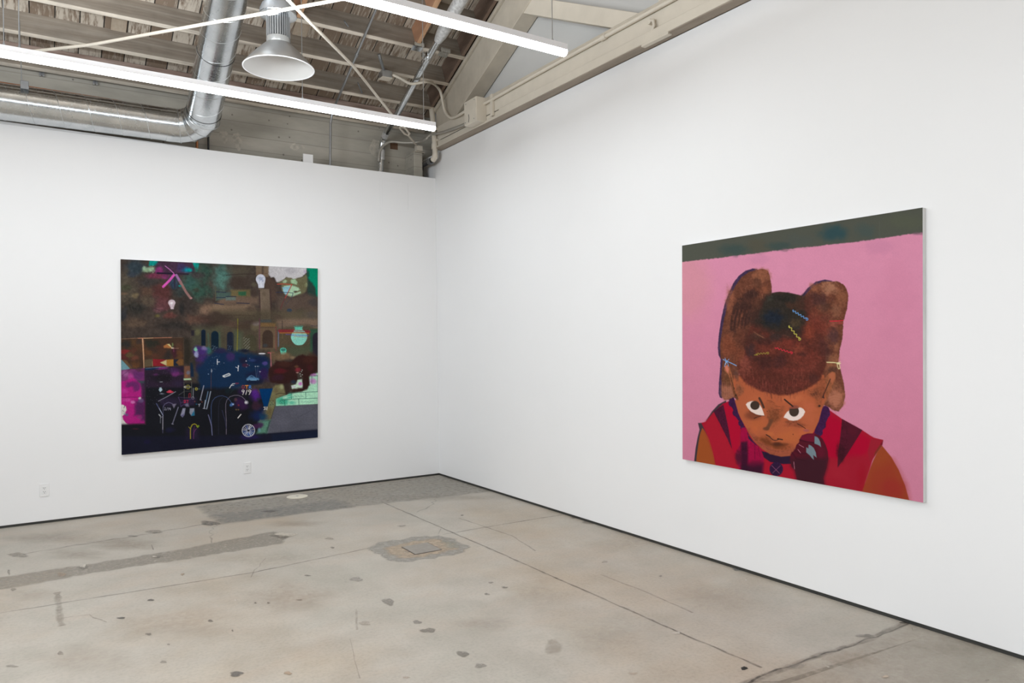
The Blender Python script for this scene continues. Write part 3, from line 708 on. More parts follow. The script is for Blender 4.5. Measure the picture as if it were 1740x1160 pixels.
for p in (onS(606, 93, ZC), ): MB().sweep([Vector(p)-sx*.02, Vector(p)+sx*.02], .018, 10).build('coupling', STEEL, t, smooth=True)

# galvanised strap ties at the fourth joist
for (px, py), lab in (((708.5, 82.5), 'bright metal strap tie on the joist left of the silver pipe'), ((753, 92.5), 'bright metal strap tie on the joist right of the silver pipe')):
    c = onS(px, py, JB-.003)
    o = MB().prism([(c[1]-.028, zroof(JB-.001, c[1]-.028)), (c[1]+.028, zroof(JB-.001, c[1]+.028)), (c[1]+.028, zroof(JB-.005, c[1]+.028)), (c[1]-.028, zroof(JB-.005, c[1]-.028))], 0, c[0]-.055, c[0]+.055)
    o.box(c[0]-.055, c[0]+.055, c[1]-.06, c[1]-.045, c[2]+.005, c[2]+.045)
    tag(o.build('strap_tie', GALV, at=c), lab, 'metal strap', 'strap ties on the roof joists')
# bent hooks left in the joists
for (a, b, d), lab in ((((584, 33), (588, 38), (590, 41)), 'bent dark metal hook on the joist below the nearer light'), (((607, 138), (612, 150), (614, 156)), 'bent dark metal hook on the joist beside the slanting tie rod')):
    P = [onS(*p, JB+.07) for p in (a, b, d)]
    tag(MB().sweep([P[0]-np.array([0, .02, .02]), P[0]-np.array([0, .03, .035]), P[1]-np.array([0, .03, .035]), P[2]-np.array([0, .03, .035])], .008, 8).build('metal_hook', STEEL_D, smooth=True, at=P[0]), lab, 'hook', None)
# clips on the concrete below the roof
for (px, py), lab in (((71, 124), 'small metal clip on the concrete wall above the duct, nearest the left edge'), ((162, 139), 'small metal clip on the concrete wall above the duct, under the long light')):
    c = onY(px, py, .30)
    o = MB().box(c[0]-.020, c[0]-.006, .295, .319, c[2]-.03, c[2]+.03); o.box(c[0]+.006, c[0]+.020, .295, .319, c[2]-.03, c[2]+.03); o.box(c[0]-.006, c[0]+.006, .308, .319, c[2]-.02, c[2]+.02)
    tag(o.build('wall_clip', STEEL, at=c), lab, 'clip', 'clips on the concrete wall')

# ------------------------------------------------------------------ long linear lights
def linear_light(xr, yf, zt, cables, lab, skew=0.0, length=4.88):
    t = thing('linear_light', (xr-.5, yf+.035, zt-.04), lab, 'light', 'long linear lights on cables')
    x0 = xr-length; W = .066
    def bar(prof, xa, xb):
        n = len(prof); vs = [(x, y+skew*(x-xr), z) for x in (xa, xb) for y, z in prof]
        return MB().add(vs, [(i, (i+1) % n, n+(i+1) % n, n+i) for i in range(n)]+[tuple(range(n-1, -1, -1)), tuple(range(n, 2*n))])
    bar([(yf, zt), (yf+W, zt), (yf+W, zt-.040), (yf, zt-.040)], x0, xr).build('housing', HOUS, t)
    prof = [(yf+.001, zt-.0405), (yf-.001, zt-.050), (yf+.001, zt-.060), (yf+.008, zt-.069), (yf+.022, zt-.075), (yf+W-.022, zt-.075), (yf+W-.008, zt-.069), (yf+W-.001, zt-.060), (yf+W+.001, zt-.050), (yf+W-.001, zt-.0405)]
    bar(prof, x0, xr-.001).build('diffuser', LED, t, smooth=True, sharp=50)
    for x in cables:
        yc = yf+.033+skew*(x-xr); ztop = zroof(DB, yc)-.002
        cb = MB().sweep([(x, yc, zt-.002), (x, yc, ztop)], .0035, 8).build('cable', STEEL, t)
        MB().sweep([(x, yc, zt-.002), (x, yc, zt+.02)], .008, 10).build('cable_grip', STEEL, cb)
    return t
linear_light(-.847, -1.668, 3.60, (-.955, -2.083, -4.04, -4.126), 'long lit white linear light hung farther back, crossing in front of the duct', .0185)
linear_light(-.885, -3.72, 3.60, (-.991, -2.2, -4.04), 'long lit white linear light hung nearer, ending in front of the truss', .006)

# ------------------------------------------------------------------ round high-bay lamp
L0 = np.array([-2.354, -1.941, 3.717])
t = thing('high_bay_lamp', L0, 'grey aluminium high-bay lamp with wide bell reflector hanging from the roof', 'hanging lamp')
L = Vector(L0)
outer = [(.267, 0), (.262, .012), (.225, .055), (.18, .105), (.135, .15), (.098, .185)]
inner = [(r-.003, h-.001) for r, h in reversed(outer)]
MB().lathe(outer, L, 64).build('reflector', ALU, t, smooth=True, sharp=60)
MB().lathe(inner+[(.0, .183)] if False else [(.0, .176)]+[(r-.004, h-.002) for r, h in reversed(outer)], L, 64).build('reflector_lining', ALU_IN, t, smooth=True, sharp=60)
MB().lathe([(.262, 0), (.270, .001), (.270, -.004), (.262, -.004)], L, 64, closed=True).build('rim', HOUS, t, smooth=True)
MB().lathe([(.086, .18), (.090, .186), (.090, .232), (.086, .236)], L, 48).build('clear_collar', simple('hazy_collar', (.34, .34, .33, 1), .25, .4, var=.1), t, smooth=True)
MB().lathe([(.060, .232), (.060, .41)], L, 32).build('core', STEEL_D, t, smooth=True)
fm = MB()
for k in range(30):
    a = 2*math.pi*k/30; ca_, sa = math.cos(a), math.sin(a); th = .0028
    P = [(.058, th), (.090, th), (.090, -th), (.058, -th)]
    vs = [(L.x+r*ca_-w*sa, L.y+r*sa+w*ca_, L.z+h) for h in (.236, .405) for r, w in P]
    fm.add(vs, [(0, 1, 2, 3), (7, 6, 5, 4), (0, 4, 5, 1), (1, 5, 6, 2), (2, 6, 7, 3), (3, 7, 4, 0)])
fm.build('heat_sink', simple('fin_aluminium', (.50, .51, .52, 1), .4, .8, var=.05), t)
MB().lathe([(.0, .398), (.10, .398), (.140, .404), (.143, .410), (.140, .416)], L, 48).build('flange', GALV, t, smooth=True)
dh = MB().lathe([(.140, .414), (.137, .45), (.120, .490), (.08, .505), (0, .508)], L, 48).build('driver_housing', simple('dark_alu', (.36, .37, .39, 1), .4, .7, var=.06), t, smooth=True)
ztop = zroof(DB, L.y)
lp = MB(); ring_at(lp, L+Vector((0, 0, .535)), (1, .3, 0), .028, .005, 20); lp.build('eye_loop', STEEL_D, dh, smooth=True)
MB().sweep([L+Vector((0, 0, .56)), (L.x+.01, L.y, ztop-.002)], .007, 8).build('chain', STEEL_D, t)
MB().sweep([L+Vector((.03, 0, .505)), L+Vector((.055, .01, .56)), L+Vector((.03, .01, .63)), (L.x+.012, L.y, L.z+.75)], .005, 8).build('power_cord', STEEL_D, dh, smooth=True, sharp=60)
# ------------------------------------------------------------------ the two paintings
def vnoise(x, y, seed):
    """smooth value noise"""
    xi = np.floor(x).astype(np.int64); yi = np.floor(y).astype(np.int64); fx = x-xi; fy = y-yi
    fx = fx*fx*(3-2*fx); fy = fy*fy*(3-2*fy)
    def h(a, b):
        n = (a*374761393+b*668265263+seed*1442695041) & 0xffffffff
        n = ((n ^ (n >> 13))*1274126177) & 0xffffffff
        return ((n ^ (n >> 16)) & 0xffff)/65535.0
    return (h(xi, yi)*(1-fx)+h(xi+1, yi)*fx)*(1-fy)+(h(xi, yi+1)*(1-fx)+h(xi+1, yi+1)*fx)*fy
def fbm(x, y, seed, o=4):
    s = 0; a = .5; t = 0
    for i in range(o): s = s+a*vnoise(x*2**i, y*2**i, seed+i); t += a; a *= .5
    return s/t
class Canvas:
    """flat painted cloth: a fine mesh whose vertices carry the paint"""
    def __init__(s, c, nu, nv):
        s.nu, s.nv = nu, nv
        u = np.linspace(0, 1, nu)[None, :, None]; v = np.linspace(0, 1, nv)[:, None, None]
        TL, TR, BR_, BL = [np.array(p) for p in c]
        s.W = ((TL*(1-u)+TR*u)*(1-v)+(BL*(1-u)+BR_*u)*v).reshape(-1, 3)
        d = s.W-CAM; w = d@_f
        s.x = PCX+FPX*(d@_r)/w; s.y = PCY-FPX*(d@_u)/w
        s.c = np.zeros((len(s.x), 3)); s.o = (0, 0, 1.0)
    def at(s, x0, y0, k): s.o = (x0, y0, k)
    def P(s, pts): return np.array([(s.o[0]+x/s.o[2], s.o[1]+y/s.o[2]) for x, y in pts], float)
    def sel(s, P, m): return np.nonzero((s.x > P[:, 0].min()-m) & (s.x < P[:, 0].max()+m) & (s.y > P[:, 1].min()-m) & (s.y < P[:, 1].max()+m))[0]
    def put(s, i, col, a):
        col = np.array(col, float)/255; a = np.clip(a, 0, 1)[:, None]
        s.c[i] = s.c[i]*(1-a)+col*a
    @staticmethod
    def dseg(x, y, a, b):
        d = b-a; L = max(d@d, 1e-9); t = np.clip(((x-a[0])*d[0]+(y-a[1])*d[1])/L, 0, 1)
        return np.hypot(x-a[0]-t*d[0], y-a[1]-t*d[1])
    def poly(s, pts, col, a=1.0, soft=.5, rag=0.0, seed=1, smooth=0):
        P = s.P(pts)
        for _ in range(smooth):                               # corner cutting
            Q = np.roll(P, -1, 0); P = np.stack([P*.75+Q*.25, P*.25+Q*.75], 1).reshape(-1, 2)
        i = s.sel(P, soft*3+rag+1)
        if len(i) == 0: return
        x, y = s.x[i], s.y[i]
        ins = np.zeros(len(i), bool); dm = np.full(len(i), 1e9); n = len(P)
        for k in range(n):
            p, q = P[k], P[(k+1) % n]
            dm = np.minimum(dm, s.dseg(x, y, p, q))
            if p[1] != q[1]:
                c = (p[1] > y) != (q[1] > y)
                ins ^= c & (x < (q[0]-p[0])*(y-p[1])/(q[1]-p[1])+p[0])
        sd = np.where(ins, dm, -dm)
        if rag: sd = sd+(fbm(x/ (rag*2.2+1), y/(rag*2.2+1), seed, 3)-.5)*2*rag
        s.put(i, col, a*np.clip(.5+sd/(2*soft), 0, 1))
    def line(s, pts, w, col, a=1.0, soft=.35):
        P = s.P(pts); w = w/s.o[2]
        i = s.sel(P, w+2)
        if len(i) == 0: return
        x, y = s.x[i], s.y[i]; dm = np.full(len(i), 1e9)
        for k in range(len(P)-1): dm = np.minimum(dm, s.dseg(x, y, P[k], P[k+1]))
        s.put(i, col, a*np.clip(.5+(w/2-dm)/(2*soft), 0, 1))
    def ell(s, cx, cy, rx, ry, col, a=1.0, soft=.5):
        t = [2*math.pi*k/28 for k in range(28)]
        s.poly([(cx+rx*math.cos(q), cy+ry*math.sin(q)) for q in t], col, a, soft)
    def blob(s, cx, cy, rx, ry, col, a=1.0, rag=.5, seed=3, fs=9.0):
        """soft cloud of paint"""
        P = s.P([(cx-rx*1.5, cy-ry*1.5), (cx+rx*1.5, cy+ry*1.5)]); i = s.sel(P, 0)
        if len(i) == 0: return
        c = P.mean(0); x, y = s.x[i], s.y[i]; k = s.o[2]
        r = np.hypot((x-c[0])/(rx/k), (y-c[1])/(ry/k))+(fbm(x/fs, y/fs, seed, 4)-.5)*2*rag
        t = np.clip((1.22-r)/.9, 0, 1); t = t*t*(3-2*t)
        s.put(i, col, a*t)
    def wig(s, p, q, n, amp, w, col, loop=True):
        p, q = np.array(p, float), np.array(q, float); d = q-p; L = np.hypot(*d); nn = np.array([-d[1], d[0]])/L
        pts = [tuple(p+d*t+nn*amp*math.sin(2*math.pi*n*t)) for t in np.linspace(0, 1, n*8+1)]
        s.line(pts, w, col)
        if loop:
            e = q+d/L*amp*.6
            s.line([(e[0]+amp*1.3*math.cos(a), e[1]+amp*1.3*math.sin(a)) for a in np.linspace(-2.6, 2.4, 12)], w, col)
    def grain(s, fx, fy, amt, seed, box=None, o=4):
        i = np.arange(len(s.x)) if box is None else s.sel(s.P(box), 0)
        n = fbm(s.x[i]/fx, s.y[i]/fy, seed, o)-.5
        w = 1.0 if box is None or box[0][0] != 120 else np.clip((.66-s.c[i].max(1))/.12, 0, 1)
        s.c[i] = np.clip(s.c[i]*(1+(w*amt*n)[:, None]*2), 0, 1)
    def build(s, name, m, parent, gain):
        me = bpy.data.meshes.new(name); nu, nv = s.nu, s.nv
        V = s.W-np.array(parent.location)
        idx = np.arange(nu*nv).reshape(nv, nu)
        F = np.stack([idx[:-1, :-1], idx[1:, :-1], idx[1:, 1:], idx[:-1, 1:]], -1).reshape(-1, 4)
        me.vertices.add(len(V)); me.vertices.foreach_set('co', V.astype(np.float32).ravel())
        me.loops.add(F.size); me.loops.foreach_set('vertex_index', F.astype(np.int32).ravel())
        me.polygons.add(len(F)); me.polygons.foreach_set('loop_start', np.arange(0, F.size, 4, dtype=np.int32))
        me.update(calc_edges=True)
        c = np.clip(s.c, 0, 1); lc = np.where(c <= .04045, c/12.92, ((c+.055)/1.055)**2.4)*gain
        at = me.color_attributes.new('paint', 'FLOAT_COLOR', 'POINT')
        at.data.foreach_set('color', np.concatenate([np.clip(lc, 0, 1), np.ones((len(V), 1))], 1).astype(np.float32).ravel())
        me.materials.append(m)
        o = bpy.data.objects.new(name, me); COL.objects.link(o); o.parent = parent
        return o
def paint_material():
    m, nt, bs = mat('painted_canvas')
    at = node(nt, 'ShaderNodeVertexColor', layer_name='paint')
    nt.links.new(at.outputs['Color'], bs.inputs['Base Color'])
    bs.inputs['Roughness'].default_value = 0.65; bs.inputs['Specular IOR Level'].default_value = 0.06
    bump(nt, bs, noise(nt, coords(nt), 350.0, 2), 0.02, 0.0005)
    return m
PAINT = paint_material()
SIDE = simple('raw_canvas_edge', (0.72, 0.72, 0.71, 1), 0.7, var=0.06, scale=6)

# ---- right painting: a figure with looped hair resting a fist on the cheek, on pink
cr = [onX(*p, -.034) for p in ((1159, 417.2), (1567.7, 352.4), (1568.8, 853.8), (1159.8, 779.8))]
k = Canvas(cr, 560, 520)
k.c[:] = np.array((213, 139, 167))/255
t = np.clip((k.y-450)/380, 0, 1)[:, None]; k.c = k.c*(1-t)+np.array((199, 124, 149))/255*t
k.at(1140, 340, 3.7826)
k.blob(120, 560, 160, 300, (207, 142, 150), .6, .4, 5, 30); k.blob(1350, 300, 120, 60, (196, 128, 158), .5, .5, 6)
k.blob(900, 1250, 700, 250, (206, 131, 158), .5, .5, 8, 40); k.blob(1450, 700, 150, 300, (205, 130, 158), .5, .5, 9, 30)
k.blob(560, 380, 90, 40, (196, 128, 158), .5, .5, 6)
k.grain(14, 14, .015, 11)
band = [(40, 270), (1660, 20), (1660, 203), (1500, 222), (1300, 252), (1100, 278), (900, 298), (720, 318), (540, 343), (400, 358), (300, 372), (40, 400)]
k.poly(band, (80, 82, 73), 1, .8, 1.2, 4)
k.blob(400, 320, 120, 45, (58, 74, 72), .8, .3, 21); k.blob(1050, 210, 110, 60, (44, 72, 78), .85, .3, 22); k.blob(560, 290, 80, 60, (84, 78, 64), .5, .3, 23); k.blob(820, 260, 120, 50, (76, 82, 78), .6, .3, 24)
k.blob(1500, 140, 150, 60, (84, 88, 72), .6, .3, 25); k.blob(690, 295, 90, 30, (52, 72, 72), .6, .3, 26); k.blob(1250, 200, 80, 60, (62, 80, 80), .5, .3, 27)
k.line([(1340, 135), (1342, 250)], 3, (96, 100, 92), .6)
k.blob(740, 320, 50, 12, (110, 90, 96), .5, .6, 28); k.blob(1590, 215, 50, 10, (120, 92, 104), .6, .6, 29)
k.at(1200, 440, 6.446)                                       # crop E
F_ = lambda p: [(x, y+966.9) for x, y in p]                   # crop F in E's frame
G_ = lambda p: [(x-257.8, y+1547) for x, y in p]              # crop G
H_ = lambda p: [(x+838, y+1547) for x, y in p]                # crop H
pur = (62, 46, 74)
k.poly([(560, 110), (510, 103), (430, 128), (355, 185), (295, 265), (245, 380), (200, 500), (165, 650), (138, 830), (127, 970), (135, 1050), (158, 1095)]+F_([(150, 260), (140, 380), (136, 500), (148, 545), (172, 558), (240, 400)])+[(400, 700), (450, 300)], pur, 1, .5, .4)
puff = [(560, 117), (600, 108), (640, 112), (675, 130), (695, 180), (705, 240), (718, 310), (715, 370), (640, 430), (560, 600), (520, 700), (450, 900), (420, 1160)]+F_([(330, 330), (310, 545), (250, 572), (200, 576), (170, 535), (165, 300), (180, 140)])+[(158, 1080), (152, 960), (167, 820), (197, 650), (232, 510), (268, 400), (320, 290), (385, 200), (470, 140)]
k.poly(puff, (102, 60, 45), 1, .6, .6, 2)
k.blob(600, 180, 110, 90, (142, 88, 64), .8, .4, 31, 5); k.blob(260, 480, 60, 200, (140, 84, 62), .7, .4, 32, 5); k.blob(560, 260, 60, 60, (92, 58, 44), .8, .4, 33, 5)
k.blob(650, 340, 60, 60, (130, 76, 54), .7, .5, 30, 4)
for cx, cy, rx, ry in ((470, 400, 80, 60), (420, 500, 110, 110), (330, 600, 60, 100), (300, 720, 50, 110), (450, 640, 50, 110), (400, 700, 60, 90), (520, 380, 60, 60)): k.blob(cx, cy, rx, ry, (60, 38, 34), .85, .55, cx, 3.5)
for x0 in range(250, 520, 38): k.line([(x0+40, 560), (x0+15, 650), (x0, 760)], 9, (132, 76, 56), .5, 1.0)
for x0 in range(270, 520, 46): k.line([(x0+40, 500), (x0+10, 620), (x0-10, 720)], 8, (52, 34, 32), .6, 1.2)
for x0, y0 in ((430, 320), (470, 330), (520, 370), (560, 390), (590, 400), (610, 380), (380, 380)): k.line([(x0, y0), (x0+6, y0+50)], 3, (170, 118, 94), .5)
k.line([(420, 320), (460, 290), (520, 280)], 3, (170, 118, 94), .5)
k.blob(240, 960, 90, 160, (124, 66, 46), .7, .4, 36, 6); k.blob(360, 1040, 90, 120, (120, 64, 46), .7, .4, 37, 6)
k.poly(F_([(160, 420), (300, 420), (305, 545), (250, 572), (200, 576), (168, 535)]), (152, 96, 74), .8, 3)
for x0 in range(175, 300, 22): k.line(F_([(x0, 380), (x0+4, 480), (x0+10, 560)]), 6, (176, 112, 92), .5, .8)
k.blob(*F_([(230, 330)])[0], 60, 90, (104, 66, 44), .8, .5, 38, 4)
# right loop of hair
k.poly([(1385, 240), (1300, 224), (1200, 248), (1110, 318), (1042, 405), (1090, 430), (1250, 290)], pur, 1, .5)
rp = [(1385, 247), (1440, 245), (1500, 275), (1540, 330), (1556, 400), (1548, 520), (1522, 620), (1502, 690), (1492, 870), (1462, 1000), (1445, 1160)]+F_([(1452, 170), (1480, 280), (1512, 420), (1522, 540), (1500, 640), (1450, 702), (1400, 692), (1340, 655), (1270, 620), (1250, 400), (1230, 100)])+[(1060, 700), (1060, 420), (1105, 370), (1180, 290), (1270, 247)]
k.poly(rp, (106, 62, 46), 1, .6, .8, 5)
k.blob(1350, 320, 120, 80, (166, 116, 90), .8, .5, 41, 5); k.blob(1480, 420, 70, 130, (138, 86, 62), .7, .4, 42, 5); k.blob(1180, 310, 60, 60, (150, 92, 68), .6, .5, 40, 4)
k.blob(1230, 440, 150, 90, (72, 44, 42), .85, .5, 43, 5); k.blob(1300, 520, 80, 60, (80, 54, 46), .6, .5, 44, 4); k.blob(1420, 560, 60, 90, (140, 94, 72), .6, .5, 45, 4)
k.blob(1390, 840, 80, 120, (78, 50, 50), .85, .5, 46, 6); k.blob(1250, 760, 120, 140, (104, 52, 42), .8, .5, 47, 6); k.blob(1400, 710, 80, 40, (150, 78, 66), .5, .5, 48, 5)
k.blob(1320, 1050, 70, 110, (70, 42, 40), .8, .5, 49, 6); k.blob(1430, 960, 40, 60, (150, 96, 70), .6, .5, 50, 4)
k.poly(F_([(1320, 90), (1450, 70), (1455, 240), (1320, 240)]), (150, 98, 70), .55, 4); k.blob(*F_([(1380, 250)])[0], 80, 40, (80, 52, 42), .8, .4, 51)
k.blob(*F_([(1420, 560)])[0], 110, 130, (172, 108, 84), .9, .4, 52, 5); k.blob(*F_([(1360, 420)])[0], 90, 70, (130, 82, 58), .7, .5, 53, 4)
for j in range(6): k.line(F_([(1340+j*10, 520+j*28), (1400, 500+j*30), (1470, 520+j*26)]), 4, (196, 138, 112), .35, .8)
# clothes
body = G_([(500, 10), (440, 38), (335, 135), (250, 235), (203, 246), (240, 320), (290, 420), (330, 560), (365, 720), (365, 1100), (1700, 1300)])+H_([(860, 1200), (900, 900), (1000, 600), (1102, 434), (1000, 408), (960, 385), (870, 325), (650, 203), (520, 112), (440, 60)])
k.poly(G_([(475, 0), (390, 45), (320, 122), (262, 212), (245, 245), (205, 246), (168, 248), (185, 320), (165, 400), (142, 520), (122, 700), (400, 700), (500, 200)]), (62, 52, 58), 1, .5)
k.poly(G_([(215, 300), (245, 340), (290, 420), (330, 540), (372, 760), (145, 760), (152, 620), (172, 470), (190, 370)]), (152, 76, 36), 1, .5)
k.poly(body, (160, 22, 44), 1, .5)
k.poly(H_([(420, 110), (510, 150), (850, 360), (960, 430), (930, 560), (800, 640), (600, 650), (430, 600), (400, 300)]), (165, 4, 44), .9, 3)
k.poly(H_([(460, 650), (800, 600), (960, 640), (960, 760), (860, 1020), (430, 1020)]), (152, 26, 44), .9, 5)
k.blob(*H_([(620, 800)])[0], 160, 120, (160, 34, 50), .5, .5, 61, 12); k.blob(*H_([(860, 850)])[0], 60, 160, (150, 16, 36), .6, .5, 62, 9)
k.poly(G_([(440, 40), (510, 20), (600, 180), (640, 330), (590, 600), (530, 520), (490, 240)]), (170, 10, 46), .8, 2)
k.poly(G_([(250, 235), (335, 135), (400, 260), (540, 530), (590, 700), (620, 760), (365, 720), (330, 560), (240, 320)]), (166, 28, 46), .6, 3)
k.poly(G_([(445, 46), (340, 122), (362, 170), (400, 240), (470, 380), (541, 532), (520, 420), (500, 300), (465, 130)]), (72, 22, 46), 1, .5)
k.poly(H_([(650, 203), (872, 325), (800, 440), (700, 600), (600, 738), (604, 600), (630, 400)]), (76, 22, 38), 1, .5)
k.blob(*H_([(640, 560)])[0], 50, 120, (54, 18, 28), .7, .5, 63); k.blob(*H_([(760, 330)])[0], 60, 60, (90, 24, 40), .5, .5, 64)
k.poly(H_([(1090, 498), (1040, 560), (990, 660), (940, 800), (860, 1030), (1400, 1230), (1386, 1095), (1340, 930), (1270, 760), (1190, 620)]), (148, 66, 36), 1, .5)
k.poly(H_([(960, 760), (1200, 660), (1340, 930), (1400, 1230), (900, 1000)]), (146, 50, 38), .6, 10); k.blob(*H_([(1180, 960)])[0], 160, 120, (148, 42, 40), .6, .3, 65, 14)
k.poly(H_([(968, 418), (1102, 434), (1075, 480), (1040, 560), (955, 700), (930, 560)]), (148, 30, 46), 1, .6)
k.poly(H_([(1102, 436), (1090, 497), (1066, 486)]), (110, 20, 36), 1, .4); k.poly(H_([(1066, 486), (1090, 497), (1040, 560), (1000, 620), (1010, 570)]), (118, 46, 34), 1, .4)
col_ = (58, 26, 64)
k.poly(F_([(250, 570), (300, 545), (320, 600), (360, 740), (410, 860), (470, 960), (440, 940), (380, 890), (370, 820), (320, 760), (300, 690), (260, 620)]), col_, 1, .5)
for cx, cy, r in ((285, 610, 42), (330, 715, 42), (385, 830, 34), (400, 880, 26)): k.ell(*F_([(cx, cy)])[0], r, r, col_)
k.poly(F_([(1270, 650), (1330, 665), (1340, 760), (1290, 870), (1260, 950), (1180, 940)]), col_, 1, .5)
for cx, cy, r in ((1300, 695, 52), (1310, 725, 48), (1262, 850, 50), (1235, 930, 42)): k.ell(*F_([(cx, cy)])[0], r, r*1.05, col_)
# red tails and dark folds below the chin
k.poly(G_([(645, 300), (700, 295), (715, 420), (790, 470), (860, 540), (890, 640), (880, 760), (860, 860), (640, 860), (590, 640), (590, 560), (632, 480), (630, 360)]), (150, 14, 58), 1, .6)
k.blob(*G_([(672, 370)])[0], 36, 70, (158, 10, 62), .8, .2, 60)
k.poly(G_([(640, 460), (708, 450), (716, 600), (712, 800), (650, 800), (630, 640)]), (56, 16, 40), .95, 2.2)
k.blob(*G_([(612, 620)])[0], 44, 100, (74, 20, 42), .9, .3, 66); k.blob(*G_([(600, 570)])[0], 26, 30, (110, 22, 48), .7)
k.poly(G_([(640, 720), (760, 690), (880, 690), (875, 860), (660, 860)]), (50, 20, 40), .92, 3.5); k.blob(*G_([(800, 690)])[0], 90, 50, (96, 16, 48), .6, .4, 67)
k.poly(G_([(725, 440), (790, 480), (855, 545), (885, 640), (800, 660), (725, 640)]), (150, 12, 60), .9, 1.5)
k.line(G_([(790, 480), (790, 640)]), 5, (80, 12, 44), .8); k.line(G_([(830, 520), (850, 620)]), 5, (90, 12, 46), .7)
k.poly(G_([(712, 370), (760, 430), (830, 510), (790, 480), (720, 420)]), (50, 26, 60), 1, .5)
k.poly(G_([(865, 555), (890, 625), (960, 675), (1100, 697), (1200, 695), (1225, 600), (1100, 610), (950, 575)]), (42, 24, 48), 1, .6)
k.ell(*G_([(1025, 752)])[0], 74, 76, (46, 24, 54)); k.line(G_([(975, 712), (1062, 800)]), 6, (150, 84, 112), .8); k.line(G_([(1070, 715), (985, 795)]), 6, (130, 80, 108), .8)
for j in range(14):
    a = 2*math.pi*j/14; c = G_([(1025, 752)])[0]; k.ell(c[0]+66*math.cos(a), c[1]+68*math.sin(a), 7, 7, (52, 34, 70), .8)
# ears and face
k.poly(F_([(195, 250), (205, 205), (235, 190), (258, 220), (290, 330), (330, 420), (352, 540), (345, 580), (310, 545), (280, 430), (245, 300)]), (150, 88, 58), 1, .6)
k.poly(F_([(200, 205), (232, 195), (250, 240), (240, 285), (215, 255)]), (206, 120, 98), .9, 1.0)
k.poly(F_([(262, 290), (300, 420), (350, 560), (330, 570), (290, 480)]), (104, 62, 42), .8, 1.2); k.line(F_([(258, 290), (290, 400), (310, 460)]), 5, (60, 38, 30), .8)
k.poly(F_([(1230, 400), (1310, 330), (1340, 285), (1380, 262), (1412, 275), (1424, 310), (1410, 360), (1360, 480), (1310, 600), (1240, 720), (1200, 700)]), (142, 84, 56), 1, .6)
k.poly(F_([(1340, 295), (1380, 268), (1412, 285), (1412, 340), (1380, 400), (1350, 350)]), (176, 100, 70), .8, 1.2)
face = F_([(300, 300), (300, 420), (350, 560), (312, 580), (330, 640), (352, 720), (395, 810), (442, 890), (480, 960), (522, 1025), (612, 1110), (702, 1168), (822, 1195), (922, 1185), (1000, 1110), (1090, 1010), (1175, 930), (1232, 810), (1272, 660), (1310, 560), (1310, 400), (1290, 300)])
k.poly(face, (172, 90, 58), 1, .6)
k.poly(F_([(442, 890), (480, 960), (522, 1025), (612, 1110), (702, 1168), (822, 1195), (922, 1185), (1000, 1110), (960, 1090), (880, 1130), (760, 1120), (640, 1050), (540, 960), (480, 880)]), (146, 76, 56), .8, 1.5)
k.line(F_([(470, 925), (560, 1035), (690, 1120), (800, 1145), (930, 1120)]), 7, (112, 58, 46), .5, 1)
for cx, cy, rx, ry, cc, a in ((950, 560, 160, 50, (190, 104, 68), .7), (1130, 640, 90, 60, (184, 96, 66), .7), (560, 560, 120, 60, (180, 96, 62), .6), (1120, 760, 90, 110, (178, 94, 64), .6), (900, 980, 160, 90, (182, 98, 56), .6), (560, 850, 110, 70, (178, 94, 54), .6),
                             (740, 760, 80, 120, (118, 66, 42), .85), (560, 640, 60, 30, (150, 80, 54), .5), (640, 1010, 120, 50, (134, 70, 42), .8), (830, 1090, 120, 50, (128, 66, 42), .8), (520, 900, 60, 60, (186, 96, 58), .6), (1060, 930, 90, 60, (190, 98, 62), .7), (700, 640, 70, 60, (146, 80, 52), .6), (830, 690, 40, 60, (124, 70, 46), .6), (1230, 560, 60, 120, (128, 72, 48), .6), (360, 470, 60, 80, (120, 74, 54), .7), (1150, 480, 90, 50, (142, 78, 52), .6), (1000, 850, 140, 30, (128, 66, 46), .7),
                             (930, 820, 90, 30, (120, 64, 46), .6), (330, 300, 40, 80, (92, 62, 54), .7), (700, 950, 60, 40, (196, 108, 62), .5), (900, 1080, 60, 40, (150, 78, 50), .5)):
    k.blob(*F_([(cx, cy)])[0], rx, ry, cc, a, .5, cx, 6)
k.poly(F_([(1140, 530), (1205, 410), (1300, 300), (1320, 420), (1290, 560), (1210, 560)]), (116, 66, 46), .6, 3)
for j in range(7): k.line(F_([(1120+j*14, 470+((j*37) % 40)), (1150+j*10, 490+((j*23) % 50)), (1180+j*8, 480+((j*31) % 60))]), 4, (70, 42, 34), .6)
